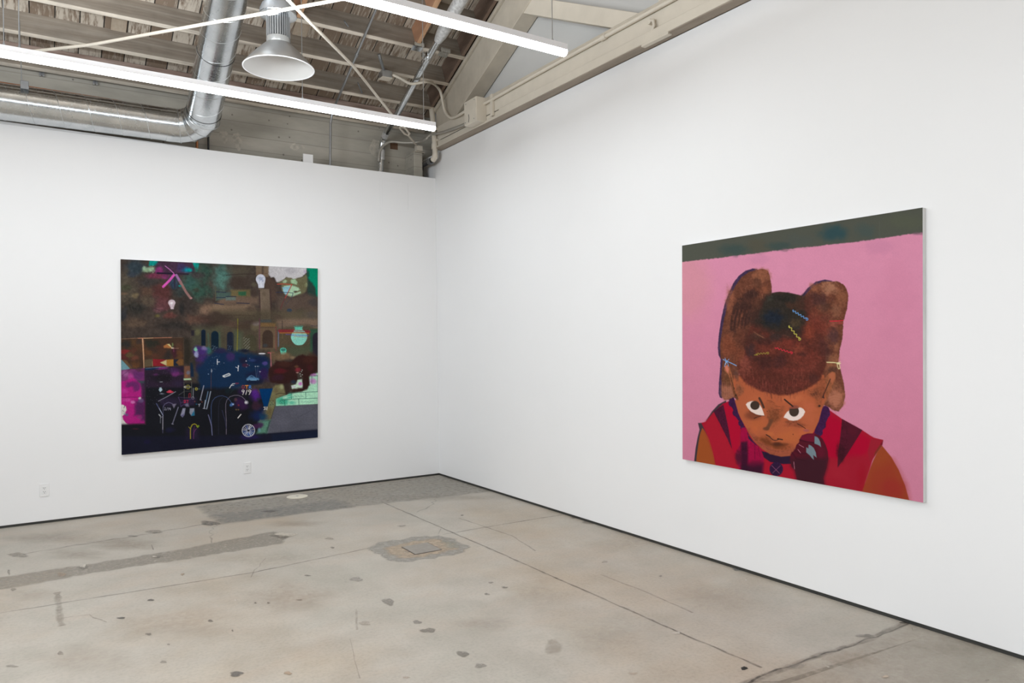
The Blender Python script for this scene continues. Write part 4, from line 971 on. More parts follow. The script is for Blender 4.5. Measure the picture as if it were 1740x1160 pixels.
# cap of hair
cap = [(600, 470), (640, 410), (700, 375), (800, 358), (900, 368), (1050, 400), (1110, 460), (1150, 600), (1230, 700), (1290, 850), (1300, 1000), (1310, 1160)]+F_([(1290, 250), (1250, 350), (1190, 400), (1100, 455), (1000, 495), (900, 522), (800, 522), (700, 502), (620, 482), (520, 440), (430, 380), (370, 320), (345, 230), (350, 150)])+[(420, 1160), (420, 1000), (440, 880), (480, 760), (530, 650), (560, 560)]
k.poly(cap, (88, 44, 36), 1, 1.8, 1.0, 7)
for cx, cy, rx, ry, cc, a in ((1150, 780, 110, 150, (124, 58, 42), .8), (1010, 980, 60, 60, (132, 66, 48), .7), (880, 930, 130, 60, (112, 50, 40), .8), (700, 990, 160, 60, (104, 50, 40), .7), (1100, 1080, 180, 120, (112, 52, 42), .7), (650, 1150, 130, 80, (66, 36, 34), .7), (820, 1110, 100, 60, (72, 38, 34), .8), (1060, 1040, 60, 40, (72, 40, 36), .7),
                             (480, 1000, 60, 90, (58, 42, 44), .8), (560, 860, 110, 60, (66, 46, 38), .8), (1220, 900, 60, 160, (88, 46, 38), .6), (440, 1130, 70, 70, (124, 64, 54), .7)): k.blob(cx, cy, rx, ry, cc, a, .6, cx+1, 4)
for cx, cy, rx, ry, cc, a in ((900, 260, 220, 60, (106, 50, 42), .7), (420, 210, 80, 110, (124, 64, 52), .8), (500, 360, 110, 60, (98, 46, 38), .7), (700, 420, 150, 80, (94, 44, 38), .7), (1000, 400, 160, 60, (104, 48, 40), .7), (800, 150, 70, 90, (68, 38, 36), .8), (1100, 250, 120, 60, (114, 54, 44), .6), (620, 130, 130, 50, (68, 38, 34), .8), (1180, 330, 60, 70, (74, 42, 38), .7)): k.blob(*F_([(cx, cy)])[0], rx, ry, cc, a, .6, cx+2, 4)
k.poly([(640, 412), (700, 377), (800, 361), (900, 371), (1050, 402), (1100, 470), (1115, 560), (1080, 690), (1050, 780), (1020, 850), (900, 850), (820, 830), (740, 800), (640, 770), (560, 730), (515, 690), (545, 620), (580, 540), (605, 470)], (44, 41, 36), .93, 6.0, 3.0, 12)
k.poly([(722, 330), (720, 370), (760, 361), (810, 357), (900, 366), (1000, 388), (1036, 398), (1070, 345), (1000, 310), (850, 300)], (211, 137, 165), 1, .5); k.poly([(716, 374), (760, 363), (810, 359), (900, 368), (1044, 402), (1060, 440), (700, 420)], (50, 44, 38), .6, .5); k.blob(730, 640, 130, 110, (29, 36, 48), .9, .4, 71, 7); k.blob(980, 510, 130, 60, (70, 46, 36), .8, .5, 72, 5); k.blob(1030, 450, 60, 60, (66, 44, 36), .7, .5, 73, 5); k.blob(700, 430, 60, 40, (58, 58, 50), .6, .5, 74, 4); k.blob(980, 700, 80, 60, (78, 62, 44), .7, .5, 75, 4); k.blob(760, 850, 80, 70, (54, 44, 42), .8, .5, 76, 5); k.blob(1000, 620, 60, 50, (52, 46, 38), .7, .5, 77, 4)
for j in range(5): k.line([(490+j*12, 770+j*14), (560+j*14, 820+j*8), (660, 890-j*4)], 4, (150, 96, 72), .35, .7)
k.line([(830, 850), (900, 858), (985, 872), (960, 960)], 4, (60, 34, 30), .7)
for cx, cy, rx, ry, cc, a in ((520, 620, 90, 120, (58, 40, 36), .7), (560, 480, 60, 90, (70, 44, 36), .6), (1120, 480, 80, 120, (86, 46, 38), .7), (1180, 640, 90, 120, (104, 52, 42), .7), (1260, 720, 110, 120, (112, 52, 42), .6), (1320, 640, 90, 70, (96, 54, 44), .6), (450, 880, 90, 110, (72, 42, 36), .7), (380, 860, 70, 100, (92, 52, 40), .6), (1290, 960, 70, 120, (78, 44, 40), .7), (860, 420, 140, 50, (40, 36, 32), .6), (900, 800, 110, 50, (62, 40, 34), .7), (640, 900, 110, 50, (66, 38, 34), .7)): k.blob(cx, cy, rx, ry, cc, a, .6, cx+3, 4)
rr = random.Random(5)
for j in range(170):                                            # short strokes along the fringe
    a = rr.uniform(0, 1); x0 = 430+a*760; y0 = 140+rr.uniform(0, 240)+330*(1-((a-.5)*2)**2)*.55
    k.line(F_([(x0, y0), (x0+(a-.5)*-16, y0+46)]), 3, rr.choice([(146, 80, 64), (58, 30, 28), (128, 66, 54)]), .5, .6)
for j in range(120):                                            # small curls
    x0, y0 = rr.uniform(470, 1280), rr.uniform(800, 1180)
    k.line([(x0+9*math.cos(b), y0+7*math.sin(b)) for b in np.linspace(0, 4, 6)], 3, rr.choice([(140, 76, 58), (66, 34, 30)]), .35, .6)
k.grain(2.2, 2.2, .18, 77, [(120, 90), (1560, 2150)], 3); k.grain(6, 6, .10, 78, [(120, 90), (1560, 2150)], 3)
# eyes, brows, nose, mouth
k.blob(*F_([(510, 745)])[0], 100, 60, (118, 62, 44), .85, .2, 81)
k.poly(F_([(434, 625), (450, 605), (480, 592), (515, 586), (560, 605), (590, 632), (612, 670), (628, 715), (638, 748), (600, 746), (545, 732), (490, 702), (455, 665)]), (226, 205, 196), 1, .5)
k.ell(*F_([(534, 635)])[0], 51, 49, (64, 50, 42)); k.line(F_([(525, 778), (555, 762), (600, 752)]), 7, (44, 30, 26))
k.line(F_([(470, 700), (540, 740), (640, 750)]), 6, (96, 50, 38), .7)
k.poly(F_([(847, 768), (862, 738), (885, 708), (920, 682), (1000, 655), (1040, 660), (1065, 675), (1084, 704), (1065, 745), (1035, 778), (1000, 797), (950, 804), (905, 796), (885, 780)]), (228, 208, 200), 1, .5)
k.ell(*F_([(962, 700)])[0], 54, 58, (64, 50, 42)); k.poly(F_([(900, 672), (915, 655), (960, 630), (1010, 640), (1018, 665), (960, 672)]), (138, 74, 60), .95, .6)
k.line(F_([(582, 556), (608, 605), (630, 658)]), 24, (70, 46, 38), .95); k.line(F_([(858, 570), (905, 610), (948, 645)]), 16, (52, 36, 32), 1)
for p in ([(665, 580), (705, 585), (745, 606)], [(750, 640), (812, 650)], [(738, 680), (812, 681)], [(690, 600), (720, 598)]): k.line(F_(p), 4, (90, 48, 36), .85)
k.line(F_([(712, 805), (690, 850), (668, 888)]), 40, (100, 62, 44), .9, 1.2); k.ell(*F_([(655, 890)])[0], 34, 18, (102, 62, 44), .9, 1.2)
k.line(F_([(655, 955), (690, 972), (705, 990), (730, 1012), (760, 1020), (790, 1010), (785, 998), (835, 1010)]), 8, (58, 38, 34)); k.line(F_([(782, 1002), (835, 1010)]), 12, (52, 36, 32)); k.line(F_([(660, 958), (700, 980)]), 11, (52, 36, 32))
k.poly(F_([(590, 1005), (620, 1000), (680, 1015), (720, 1040), (745, 1055), (790, 1045), (850, 1050), (890, 1060), (850, 1090), (760, 1110), (700, 1085), (640, 1060)]), (106, 56, 33), .85, 2.5, 2); k.blob(*F_([(770, 1060)])[0], 70, 26, (78, 42, 30), .9, .3, 84)
k.line(F_([(1000, 836), (1040, 858), (1088, 888)]), 7, (46, 32, 28))
k.ell(*F_([(1240, 641)])[0], 13, 10, (44, 32, 30)); k.ell(*F_([(324, 525)])[0], 11, 10, (40, 28, 26)); k.ell(*F_([(952, 952)])[0], 5, 5, (60, 34, 30)); k.ell(*F_([(668, 700)])[0], 5, 5, (60, 34, 30))
k.poly(F_([(300, 545), (330, 520), (355, 560), (345, 582)]), (92, 56, 40), .8, 1)
k.line(F_([(295, 440), (310, 445), (300, 460)]), 6, (70, 44, 34)); k.line(F_([(1360, 345), (1320, 440), (1275, 545)]), 9, (48, 34, 32)); k.line(F_([(1275, 548), (1290, 555), (1284, 525)]), 8, (44, 36, 38))
k.line(F_([(870, 1065), (930, 1110)]), 4, (110, 56, 40), .6)
k.blob(*F_([(1100, 910)])[0], 40, 16, (150, 76, 88), .7, .3, 85)
# fist
fist = H_([(188, 420), (210, 382), (270, 362), (350, 362), (400, 385), (440, 425), (472, 490), (494, 560), (500, 640), (480, 745), (446, 850), (455, 915), (490, 1000), (150, 960), (155, 860), (132, 765), (95, 722), (80, 640), (86, 590), (104, 568), (132, 540), (150, 485), (176, 462)])
k.poly(fist, (82, 22, 36), 1, .5)
k.poly(H_([(90, 640), (300, 620), (495, 640), (480, 745), (446, 850), (455, 915), (490, 1000), (150, 960), (155, 860), (132, 765), (95, 722)]), (58, 26, 36), .9, 5)
k.poly(H_([(192, 420), (215, 386), (280, 366), (348, 368), (348, 455), (300, 465), (190, 432)]), (108, 24, 46), .9, 1.2); k.line(H_([(186, 432), (260, 452), (340, 465)]), 12, (50, 14, 28), .8, 1)
k.blob(*H_([(420, 560)])[0], 50, 80, (96, 22, 42), .7, .3, 86); k.line(H_([(130, 545), (190, 585), (260, 580)]), 14, (60, 18, 32), .7, 1.2); k.line(H_([(100, 570), (150, 640), (240, 660)]), 10, (50, 18, 30), .7, 1.2)
gr = (112, 127, 136)
k.poly(H_([(349, 392), (375, 400), (395, 420), (412, 460), (420, 512), (400, 495), (375, 482), (348, 474)]), gr, 1, .4)
k.poly(H_([(284, 484), (310, 495), (340, 522), (362, 570), (371, 627), (350, 610), (334, 598), (341, 652), (318, 630), (300, 605), (258, 570), (258, 514), (281, 526)]), gr, 1, .4)
for p in ([(178, 484), (230, 514)], [(167, 538), (196, 576)], [(121, 672), (130, 752)]): k.line(H_(p), 5, (206, 132, 150), .9)
# clips and ties in the hair
k.wig((950, 565), (1098, 655), 5, 9, 7, (104, 158, 218)); k.ell(952, 562, 6, 8, (104, 158, 218)); k.wig((908, 735), (1018, 872), 4, 9, 8, (196, 186, 84)); k.ell(908, 738, 7, 12, (196, 186, 84))
k.wig((755, 970), (930, 1025), 5, 8, 7, (206, 44, 62)); k.wig((545, 1038), (670, 1030), 4, 8, 6, (150, 134, 56)); k.line([(528, 1050), (565, 1050)], 8, (150, 134, 56))
k.line([(1355, 679), (1430, 678), (1500, 672)], 9, (206, 36, 58)); k.blob(1470, 700, 40, 20, (170, 66, 66), .6)
cr_ = (222, 212, 158)
k.line(F_([(1322, 163), (1400, 166), (1472, 175)]), 9, cr_); k.line(F_([(1440, 165), (1436, 200), (1448, 235), (1464, 232), (1462, 200), (1450, 172)]), 7, cr_); k.line(F_([(1445, 170), (1468, 155)]), 6, cr_); k.line(F_([(1430, 180), (1460, 180)]), 8, cr_)
bl_ = (118, 162, 214)
k.line(F_([(184, 132), (230, 152), (290, 180), (330, 200)]), 8, bl_); k.line(F_([(205, 118), (228, 160), (205, 180), (202, 210)]), 6, bl_); k.line(F_([(250, 130), (222, 155), (240, 185), (242, 205)]), 6, bl_); k.ell(*F_([(222, 156)])[0], 14, 12, bl_); k.line(F_([(215, 165), (215, 190)]), 5, (200, 200, 210))
k.grain(1.1, 1.1, .02, 90, None, 2)
loc = (0, float(np.mean([p[1] for p in cr])), float(np.mean([p[2] for p in cr])))
def painting(k, c, loc, label, axis, gain):
    t = thing('painting', loc, label, 'painting')
    k.build('canvas', PAINT, t, gain)
    # the turned edge of the stretched cloth, all four sides back to the wall
    F = [np.array(p) for p in c]; Bk = [p.copy() for p in F]
    for p in Bk: p[axis] = -.0015
    ctr = sum(F)/4; Bk = [p+(ctr*np.array([axis != 0, axis != 1, 1])+np.array([0, 0, 0])-p*np.array([axis != 0, axis != 1, 1]))*.0008 for p in Bk]
    m = MB().add(F+Bk, [(0, 1, 5, 4), (1, 2, 6, 5), (2, 3, 7, 6), (3, 0, 4, 7), (4, 5, 6, 7)])
    m.build('canvas_edge', SIDE, t)
    return t
painting(k, cr, loc, 'large pink painting of a figure with looped hair resting a fist on the cheek', 0, GAIN_R)

# ---- left painting: a dark collage of buildings, bulbs, lamps and a dog
cl = [onY(*p, -.036) for p in ((204.9, 440.2), (540, 456), (540, 743.1), (206.6, 772.7))]
k = Canvas(cl, 500, 490)
k.c[:] = np.array((64, 55, 50))/255
S9 = 9.278
P_ = lambda: k.at(200, 435, S9)
Q_ = lambda: k.at(365, 435, S9)
R_ = lambda: k.at(200, 545, S9)
S_ = lambda: k.at(365, 545, S9)
T_ = lambda: k.at(200, 655, S9)
U_ = lambda: k.at(365, 630, S9)
P_()
k.blob(150, 500, 200, 350, (80, 73, 62), .8, .4, 1); k.blob(120, 500, 130, 60, (58, 62, 46), .7, .4, 2); k.blob(90, 590, 90, 30, (112, 88, 70), .6, .4, 3)
k.blob(500, 420, 180, 100, (54, 52, 52), .8, .4, 4); k.blob(470, 560, 160, 100, (88, 66, 54), .8, .5, 5)
k.blob(280, 170, 190, 140, (46, 58, 66), .95, .3, 6); k.blob(220, 290, 80, 60, (46, 54, 64), .8, .4, 7)
k.poly([(505, 60), (660, 60), (600, 150), (540, 150), (490, 150)], (8, 142, 134), 1, 1.5); k.blob(500, 210, 120, 60, (146, 178, 146), .95, .6, 8, 5); k.blob(450, 230, 60, 30, (120, 140, 110), .7, .5, 9)
k.poly([(640, 80), (1170, 80), (1240, 250), (1100, 290), (600, 280), (590, 160)], (66, 44, 64), .95, 3); k.poly([(1175, 90), (1290, 100), (1265, 230), (1240, 250)], (10, 146, 136), 1, 1)
k.blob(1090, 215, 110, 55, (16, 120, 142), .95, .4, 10); k.blob(1140, 220, 50, 40, (6, 142, 140), .9, .4, 11); k.blob(1000, 180, 90, 70, (56, 48, 92), .7, .5, 12)
k.blob(650, 230, 90, 70, (128, 46, 104), .85, .5, 13); k.blob(600, 310, 180, 60, (112, 48, 72), .85, .4, 14); k.blob(760, 330, 70, 50, (120, 44, 100), .7, .5, 15)
k.blob(700, 560, 180, 170, (84, 46, 46), .8, .5, 16); k.blob(720, 760, 170, 120, (92, 54, 58), .8, .5, 17); k.blob(820, 930, 120, 60, (106, 58, 54), .7, .5, 18); k.blob(640, 840, 100, 50, (120, 76, 84), .6, .6, 19); k.blob(620, 940, 50, 30, (100, 92, 52), .7, .5, 20)
k.blob(890, 420, 90, 140, (40, 60, 82), .8, .5, 21); k.blob(1150, 420, 170, 170, (50, 82, 76), .9, .4, 22); k.blob(1300, 560, 230, 150, (48, 76, 66), .9, .4, 23); k.blob(1350, 250, 150, 200, (46, 74, 64), .9, .4, 24); k.blob(980, 560, 130, 90, (48, 58, 58), .8, .5, 25)
k.blob(1280, 300, 130, 60, (64, 54, 56), .7, .5, 26); k.blob(1240, 540, 60, 40, (62, 60, 50), .7, .4, 26)
k.blob(1650, 330, 180, 300, (72, 108, 100), .95, .3, 27); k.blob(1080, 760, 150, 200, (52, 46, 44), .8, .4, 28); k.blob(1010, 830, 50, 130, (42, 40, 40), .9, .3, 29)
k.blob(1420, 860, 170, 160, (118, 94, 78), .9, .4, 30); k.blob(1600, 850, 160, 120, (122, 100, 78), .8, .4, 31); k.blob(1200, 1000, 200, 100, (94, 68, 58), .8, .5, 32); k.blob(1450, 1000, 160, 70, (74, 52, 46), .8, .5, 33)
k.blob(260, 830, 200, 150, (52, 50, 46), .9, .5, 34, 5); k.blob(100, 920, 80, 120, (44, 46, 52), .8, .5, 35); k.blob(300, 1050, 250, 110, (86, 70, 58), .8, .5, 36); k.blob(900, 1100, 300, 80, (48, 44, 42), .9, .4, 37); k.blob(260, 620, 70, 50, (124, 108, 78), .6, .6, 38); k.blob(480, 700, 140, 100, (84, 72, 60), .7, .5, 39)
k.grain(4, 4, .22, 5, None, 4)
k.line([(625, 268), (880, 276)], 26, (34, 26, 44), 1, .5); k.line([(890, 275), (1110, 285)], 24, (44, 34, 44), 1, .5); k.line([(895, 300), (900, 490)], 24, (46, 40, 54), .9, .6)
k.line([(885, 300), (810, 390), (718, 482)], 38, (204, 84, 170), 1, .5); k.line([(925, 300), (1000, 430)], 40, (142, 100, 148), 1, .6); k.line([(985, 400), (1080, 570), (1150, 660)], 38, (134, 100, 96), 1, .6); k.ell(1155, 662, 22, 14, (160, 118, 118))
k.line([(748, 155), (820, 210), (885, 272)], 13, (176, 106, 166), 1, .4); k.blob(980, 470, 30, 20, (20, 130, 130), .8)
k.ell(853, 735, 57, 50, (196, 178, 186)); k.poly([(806, 760), (900, 760), (888, 800), (882, 836), (836, 836), (826, 800)], (186, 166, 174)); k.blob(850, 740, 26, 22, (232, 226, 230), .9, .2); k.line([(850, 745), (855, 820)], 6, (226, 220, 224)); k.line([(835, 790), (870, 790)], 4, (120, 104, 116), .6)
for j in range(26): k.line([(170+(j*53) % 210, 760+(j*29) % 110), (200+(j*53) % 210, 775+(j*37) % 110)], 5, (34, 32, 34), .6, .5)
k.line([(570, 820), (660, 852)], 8, (60, 44, 52), .8); k.line([(1540, 560), (1550, 700)], 6, (110, 110, 90), .7)
Q_()
k.blob(430, 230, 230, 130, (76, 69, 58), .95, .4, 41); k.blob(380, 420, 230, 110, (62, 51, 45), .95, .4, 42); k.line([(180, 300), (450, 282), (640, 284)], 12, (54, 46, 42), .9, .8)
k.poly([(645, 150), (850, 150), (850, 335), (800, 330), (650, 300)], (116, 98, 80), .95, 1.0); k.line([(755, 150), (755, 270)], 30, (76, 64, 56), .8, 1.2); k.line([(650, 268), (840, 272)], 6, (90, 58, 48), .8)
k.poly([(850, 330), (960, 400), (980, 700), (870, 720), (790, 500), (780, 340)], (76, 60, 52), .95, 3); k.blob(620, 450, 60, 40, (88, 80, 66), .8, .3, 43)
k.poly([(850, 130), (1448, 160), (1440, 260), (1390, 320), (1320, 345), (1250, 365), (1130, 335), (1070, 380), (1000, 412), (965, 405), (930, 330), (890, 335), (855, 300)], (190, 187, 190), 1, 1.2, 1.5, 44); k.blob(1220, 230, 120, 60, (176, 172, 178), .8, .4, 45); k.blob(1420, 250, 30, 30, (168, 156, 176), .8, .5)
k.poly([(1000, 412), (1070, 380), (1130, 335), (1250, 365), (1390, 320), (1450, 290), (1480, 420), (1440, 560), (1330, 620), (1210, 645), (1110, 615), (1060, 540), (1050, 450)], (104, 100, 74), 1, 1.5, 1.5, 46)
k.poly([(1070, 395), (1110, 370), (1140, 390), (1120, 420), (1080, 425)], (158, 186, 152), .9, 1.0); k.poly([(1190, 380), (1260, 360), (1300, 400), (1290, 450), (1210, 430)], (150, 182, 146), .95, 1.2, 1); k.poly([(1090, 470), (1210, 455), (1330, 500), (1350, 530), (1260, 560), (1240, 620), (1205, 645), (1120, 610), (1075, 540)], (164, 196, 164), 1, 1.0, .6)
k.poly([(1065, 490), (1190, 470), (1160, 560), (1125, 625), (1085, 570)], (140, 186, 202), .95, 1.0); k.poly([(1240, 590), (1350, 555), (1360, 580), (1220, 645)], (164, 196, 164), .9, .8); k.blob(1440, 450, 24, 40, (140, 150, 112), .8, .4, 47); k.blob(1270, 560, 30, 16, (70, 64, 60), .8)
for j in range(4): k.line([(1310+j*36, 400+j*8), (1345+j*30, 450), (1330+j*30, 520)], 10, (90, 84, 58), .7, .8)
k.poly([(1448, 160), (1640, 180), (1640, 652), (1590, 640), (1570, 480), (1475, 420)], (0, 126, 96), 1, 1.0); k.poly([(1470, 360), (1540, 420), (1580, 500), (1610, 650), (1480, 650), (1460, 560)], (40, 60, 54), 1, 2.0, 1.5, 48); k.blob(1470, 280, 25, 60, (34, 70, 60), .8, .4)
k.poly([(980, 640), (1060, 600), (1200, 650), (1480, 600), (1630, 650), (1630, 1010), (960, 1010)], (84, 70, 62), .95, 4); k.blob(1560, 730, 90, 80, (62, 58, 58), .8, .4, 49); k.blob(1350, 880, 90, 60, (64, 60, 50), .7, .5, 50); k.blob(1520, 930, 130, 70, (62, 58, 86), .9, .4, 51); k.blob(1000, 930, 50, 90, (58, 48, 48), .8, .4, 52); k.blob(1150, 760, 150, 100, (88, 74, 66), .7, .5, 53)
k.ell(1175, 856, 42, 28, (30, 52, 84), .95, .7)
k.line([(985, 442), (1100, 438), (1215, 450)], 13, (178, 74, 58), .95); k.line([(1215, 450), (1160, 560), (1110, 660)], 14, (170, 66, 58), .95); k.line([(1110, 660), (1060, 760), (1035, 840)], 12, (110, 50, 52), .7, .7); k.line([(1090, 700), (1120, 740)], 6, (60, 60, 80), .6)
k.line([(965, 571), (1100, 570), (1235, 580), (1212, 650)], 9, (44, 52, 78), .95); k.line([(1060, 500), (1190, 500)], 7, (90, 150, 170), .8); k.line([(1210, 655), (1100, 790)], 6, (60, 64, 84), .7)
# plaster block, pillar
k.poly([(-20, 770), (300, 760), (560, 750), (650, 820), (640, 930), (300, 960), (-20, 940)], (118, 98, 80), .95, 3, 2, 54); k.poly([(60, 640), (560, 620), (690, 640), (690, 760), (60, 760)], (108, 88, 74), .9, 4); k.blob(560, 840, 110, 60, (76, 62, 54), .85, .4, 55); k.blob(620, 590, 60, 80, (66, 54, 48), .8, .5, 55)
k.poly([(690, 510), (868, 520), (880, 760), (885, 1000), (715, 1005), (700, 760)], (106, 92, 78), 1, 1.0); k.line([(702, 540), (712, 760), (715, 1005)], 22, (58, 44, 44), .9, .8); k.line([(722, 560), (735, 1000)], 6, (130, 112, 94), .7); k.line([(872, 530), (884, 760), (895, 1005)], 24, (60, 46, 44), .9, 1)
for j in range(14): k.line([(745, 600+j*28), (862, 602+j*28)], 5, (88, 76, 64), .5, .6)
k.blob(780, 590, 40, 40, (84, 72, 60), .7, .5)
k.poly([(250, 530), (560, 525), (560, 640), (250, 640)], (106, 94, 62), .85, 2); k.poly([(370, 560), (495, 557), (492, 620), (420, 625), (372, 612)], (44, 88, 62), .95, 1.2); k.poly([(20, 575), (250, 570), (250, 650), (20, 700)], (66, 88, 82), .85, 2); k.poly([(175, 650), (330, 645), (330, 695), (175, 700)], (92, 112, 108), .8, 1.5)
for p in ([(18, 562), (95, 566), (175, 572)], [(175, 634), (335, 637)], [(20, 650), (165, 652)], [(0, 742), (140, 762)], [(345, 738), (450, 742), (545, 748)]): k.line(p, 11, (36, 42, 62), .95, .45)
k.line([(15, 480), (15, 700)], 7, (92, 84, 60), .8)
k.ell(723, 362, 76, 76, (196, 199, 212)); k.poly([(655, 395), (795, 395), (782, 440), (776, 502), (688, 502), (682, 450)], (200, 202, 214)); k.blob(720, 350, 40, 30, (160, 168, 190), .8, .5, 61, 2); k.poly([(700, 370), (760, 365), (770, 395), (740, 410), (705, 400)], (140, 148, 176), .7, .6); k.line([(728, 400), (730, 500)], 7, (232, 232, 238), .9); k.poly([(708, 385), (748, 385), (730, 405)], (240, 240, 244), .9, .5)
for j in range(7): k.line([(680+j*13, 330+(j*29) % 40), (694+j*13, 322+(j*17) % 40)], 4, (110, 120, 150), .7); k.line([(160, 934), (400, 930), (630, 942)], 11, (64, 48, 42), .9, .6)
# facade with arches
S_()
k.poly([(-20, -170), (960, -170), (1640, -160), (1640, 440), (1480, 540), (960, 520), (640, 440), (-20, 460)], (88, 79, 62), .75, 5); k.blob(40, -60, 260, 110, (64, 52, 46), .85, .5, 56); k.blob(250, 40, 200, 60, (98, 74, 64), .7, .5, 57); k.blob(500, 60, 200, 80, (74, 64, 56), .7, .5, 58); k.blob(620, 100, 90, 60, (112, 102, 78), .8, .4, 59); k.blob(640, 40, 60, 40, (140, 128, 126), .8, .5, 59)
k.poly([(965, -30), (1630, -30), (1630, 130), (1480, 60), (1200, 80), (1000, 120)], (118, 98, 84), .85, 3); k.poly([(1010, 150), (1240, 140), (1240, 400), (1480, 380), (1500, 540), (1000, 540)], (82, 70, 54), .9, 4)
k.poly([(720, 20), (960, 40), (955, 95), (715, 95)], (132, 100, 60), .85, 2); k.poly([(715, -20), (890, -20), (890, 20), (715, 25)], (72, 80, 84), .85, 1.5); k.poly([(700, 105), (965, 105), (965, 430), (700, 440)], (112, 90, 70), .85, 2)
def arch(x0, x1, y0, y1, c, a=1):
    m = (x0+x1)/2; r = (x1-x0)/2
    k.poly([(x0, y1), (x0, y0+r)]+[(m-r*math.cos(q), y0+r-r*1.1*math.sin(q)) for q in np.linspace(.2, 2.94, 10)]+[(x1, y0+r), (x1, y1)], c, a, .7)
arch(750, 918, 150, 425, (64, 50, 42)); k.blob(790, 390, 50, 40, (58, 66, 72), .8, .4); arch(455, 655, 222, 470, (72, 70, 52), .95); k.line([(445, 470), (445, 300), (480, 235)], 8, (112, 108, 90), .5)
arch(190, 298, 176, 480, (22, 32, 52)); arch(-60, 58, 165, 480, (22, 34, 50)); k.poly([(58, 160), (110, 170), (180, 200), (185, 480), (60, 480)], (76, 72, 58), .7, 3); k.poly([(300, 150), (440, 180), (440, 500), (310, 470)], (84, 98, 76), .8, 4)
k.poly([(1505, 130), (1640, 125), (1640, 560), (1540, 540), (1500, 480)], (44, 78, 60), .95, 1.5); arch(1542, 1680, 190, 560, (40, 36, 46))
k.poly([(1080, 400), (1500, 380), (1530, 480), (1300, 560), (1080, 520)], (66, 80, 62), .6, 5)
k.line([(362, -30), (360, 200), (350, 480)], 15, (134, 130, 46), .95); k.line([(706, -30), (706, 440)], 15, (104, 58, 78), .85, .6); k.line([(965, 90), (965, 470)], 13, (122, 62, 62), .85, .6); k.line([(1063, 0), (1063, 140)], 8, (44, 38, 44), .9); k.line([(965, 20), (1300, 24), (1630, 40)], 5, (140, 110, 84), .6); k.line([(1510, 78), (1630, 82)], 8, (52, 52, 70), .8); k.line([(720, 103), (960, 103)], 6, (70, 46, 44), .8)
for j in range(34): k.line([(450+(j*29) % 90, 270+(j*17) % 190), (468+(j*29) % 90, 262+(j*17) % 190)], 4, (190, 196, 190), .75)
for j in range(10): k.line([(200+(j*23) % 60, 390+(j*19) % 80), (215+(j*23) % 60, 380+(j*19) % 80)], 4, (120, 150, 190), .75)
for j in range(12): k.line([(-10+(j*11) % 50, 400+(j*13) % 70), (8+(j*11) % 50, 394+(j*13) % 70)], 4, (140, 190, 190), .7)
for j in range(30): k.line([(670+(j*13) % 34, 120+j*10), (678+(j*13) % 34, 122+j*10)], 4, (150, 110, 120), .6)
k.poly([(-20, -170), (960, -170), (960, 300), (640, 440), (-20, 460)], (54, 44, 38), .22, 6)
for cx, cy, rx, ry, cc, a in ((120, 30, 200, 50, (60, 48, 42), .75), (430, 90, 160, 50, (70, 56, 46), .6), (-60, 80, 120, 60, (52, 42, 38), .8), (560, 20, 120, 40, (66, 52, 46), .6), (1000, -60, 120, 60, (74, 60, 52), .5), (120, 300, 50, 120, (62, 56, 44), .5)): k.blob(cx, cy, rx, ry, cc, a, .6, cx+5)
# jar and cup
k.line([(1005, 145), (1003, 400)], 12, (110, 120, 160), .8, .6)
jar = [(1240, 82), (1395, 78), (1375, 105), (1372, 130), (1410, 158), (1445, 195), (1460, 245), (1445, 305), (1405, 360), (1370, 382), (1290, 384), (1250, 360), (1212, 310), (1197, 255), (1212, 200), (1245, 160), (1275, 132), (1268, 105)]
k.line([(1015, 155), (1260, 150), (1490, 172)], 40, (122, 42, 48), .85, 1.0)
k.poly(jar, (136, 210, 194), 1, .6, 0, 1, 1); k.poly([(1262, 88), (1380, 84), (1372, 135), (1300, 150), (1262, 140)], (84, 176, 150), .9, 2); k.poly([(1240, 80), (1395, 76), (1380, 96), (1258, 98)], (70, 92, 80), .85, .8)
for y0, w, c_, a in ((152, 12, (130, 44, 50), .9), (176, 12, (136, 44, 48), .9), (188, 8, (190, 110, 50), .9), (200, 6, (160, 84, 50), .7)): k.line([(1020, y0), (1300, y0-2), (1485, y0+6)], w, c_, a)
k.line([(1120, 212), (1300, 220), (1475, 228)], 7, (92, 78, 168), .9); k.line([(1205, 230), (1300, 238), (1465, 240)], 7, (104, 78, 160), .9); k.line([(1250, 246), (1460, 262)], 6, (184, 130, 84), .8); k.line([(1268, 200), (1268, 295)], 8, (170, 170, 110), .7); k.line([(1070, 190), (1060, 280)], 6, (130, 110, 60), .6)
k.poly([(1028, 450), (1042, 430), (1080, 422), (1115, 432), (1130, 455), (1124, 520), (1095, 532), (1050, 530), (1036, 500)], (84, 190, 164), 1, .6); k.ell(1080, 456, 36, 22, (52, 104, 96), .95, .6); k.poly([(1045, 500), (1120, 500), (1118, 524), (1050, 526)], (130, 214, 190), .7, 1.5)
k.ell(744, 516, 56, 11, (236, 232, 236), 1, .4); k.blob(745, 545, 60, 20, (110, 96, 92), .6, .5)
k.line([(838, 503), (930, 499)], 14, (176, 74, 84), .95); k.line([(880, 505), (886, 640), (888, 772)], 19, (190, 108, 112), .95)
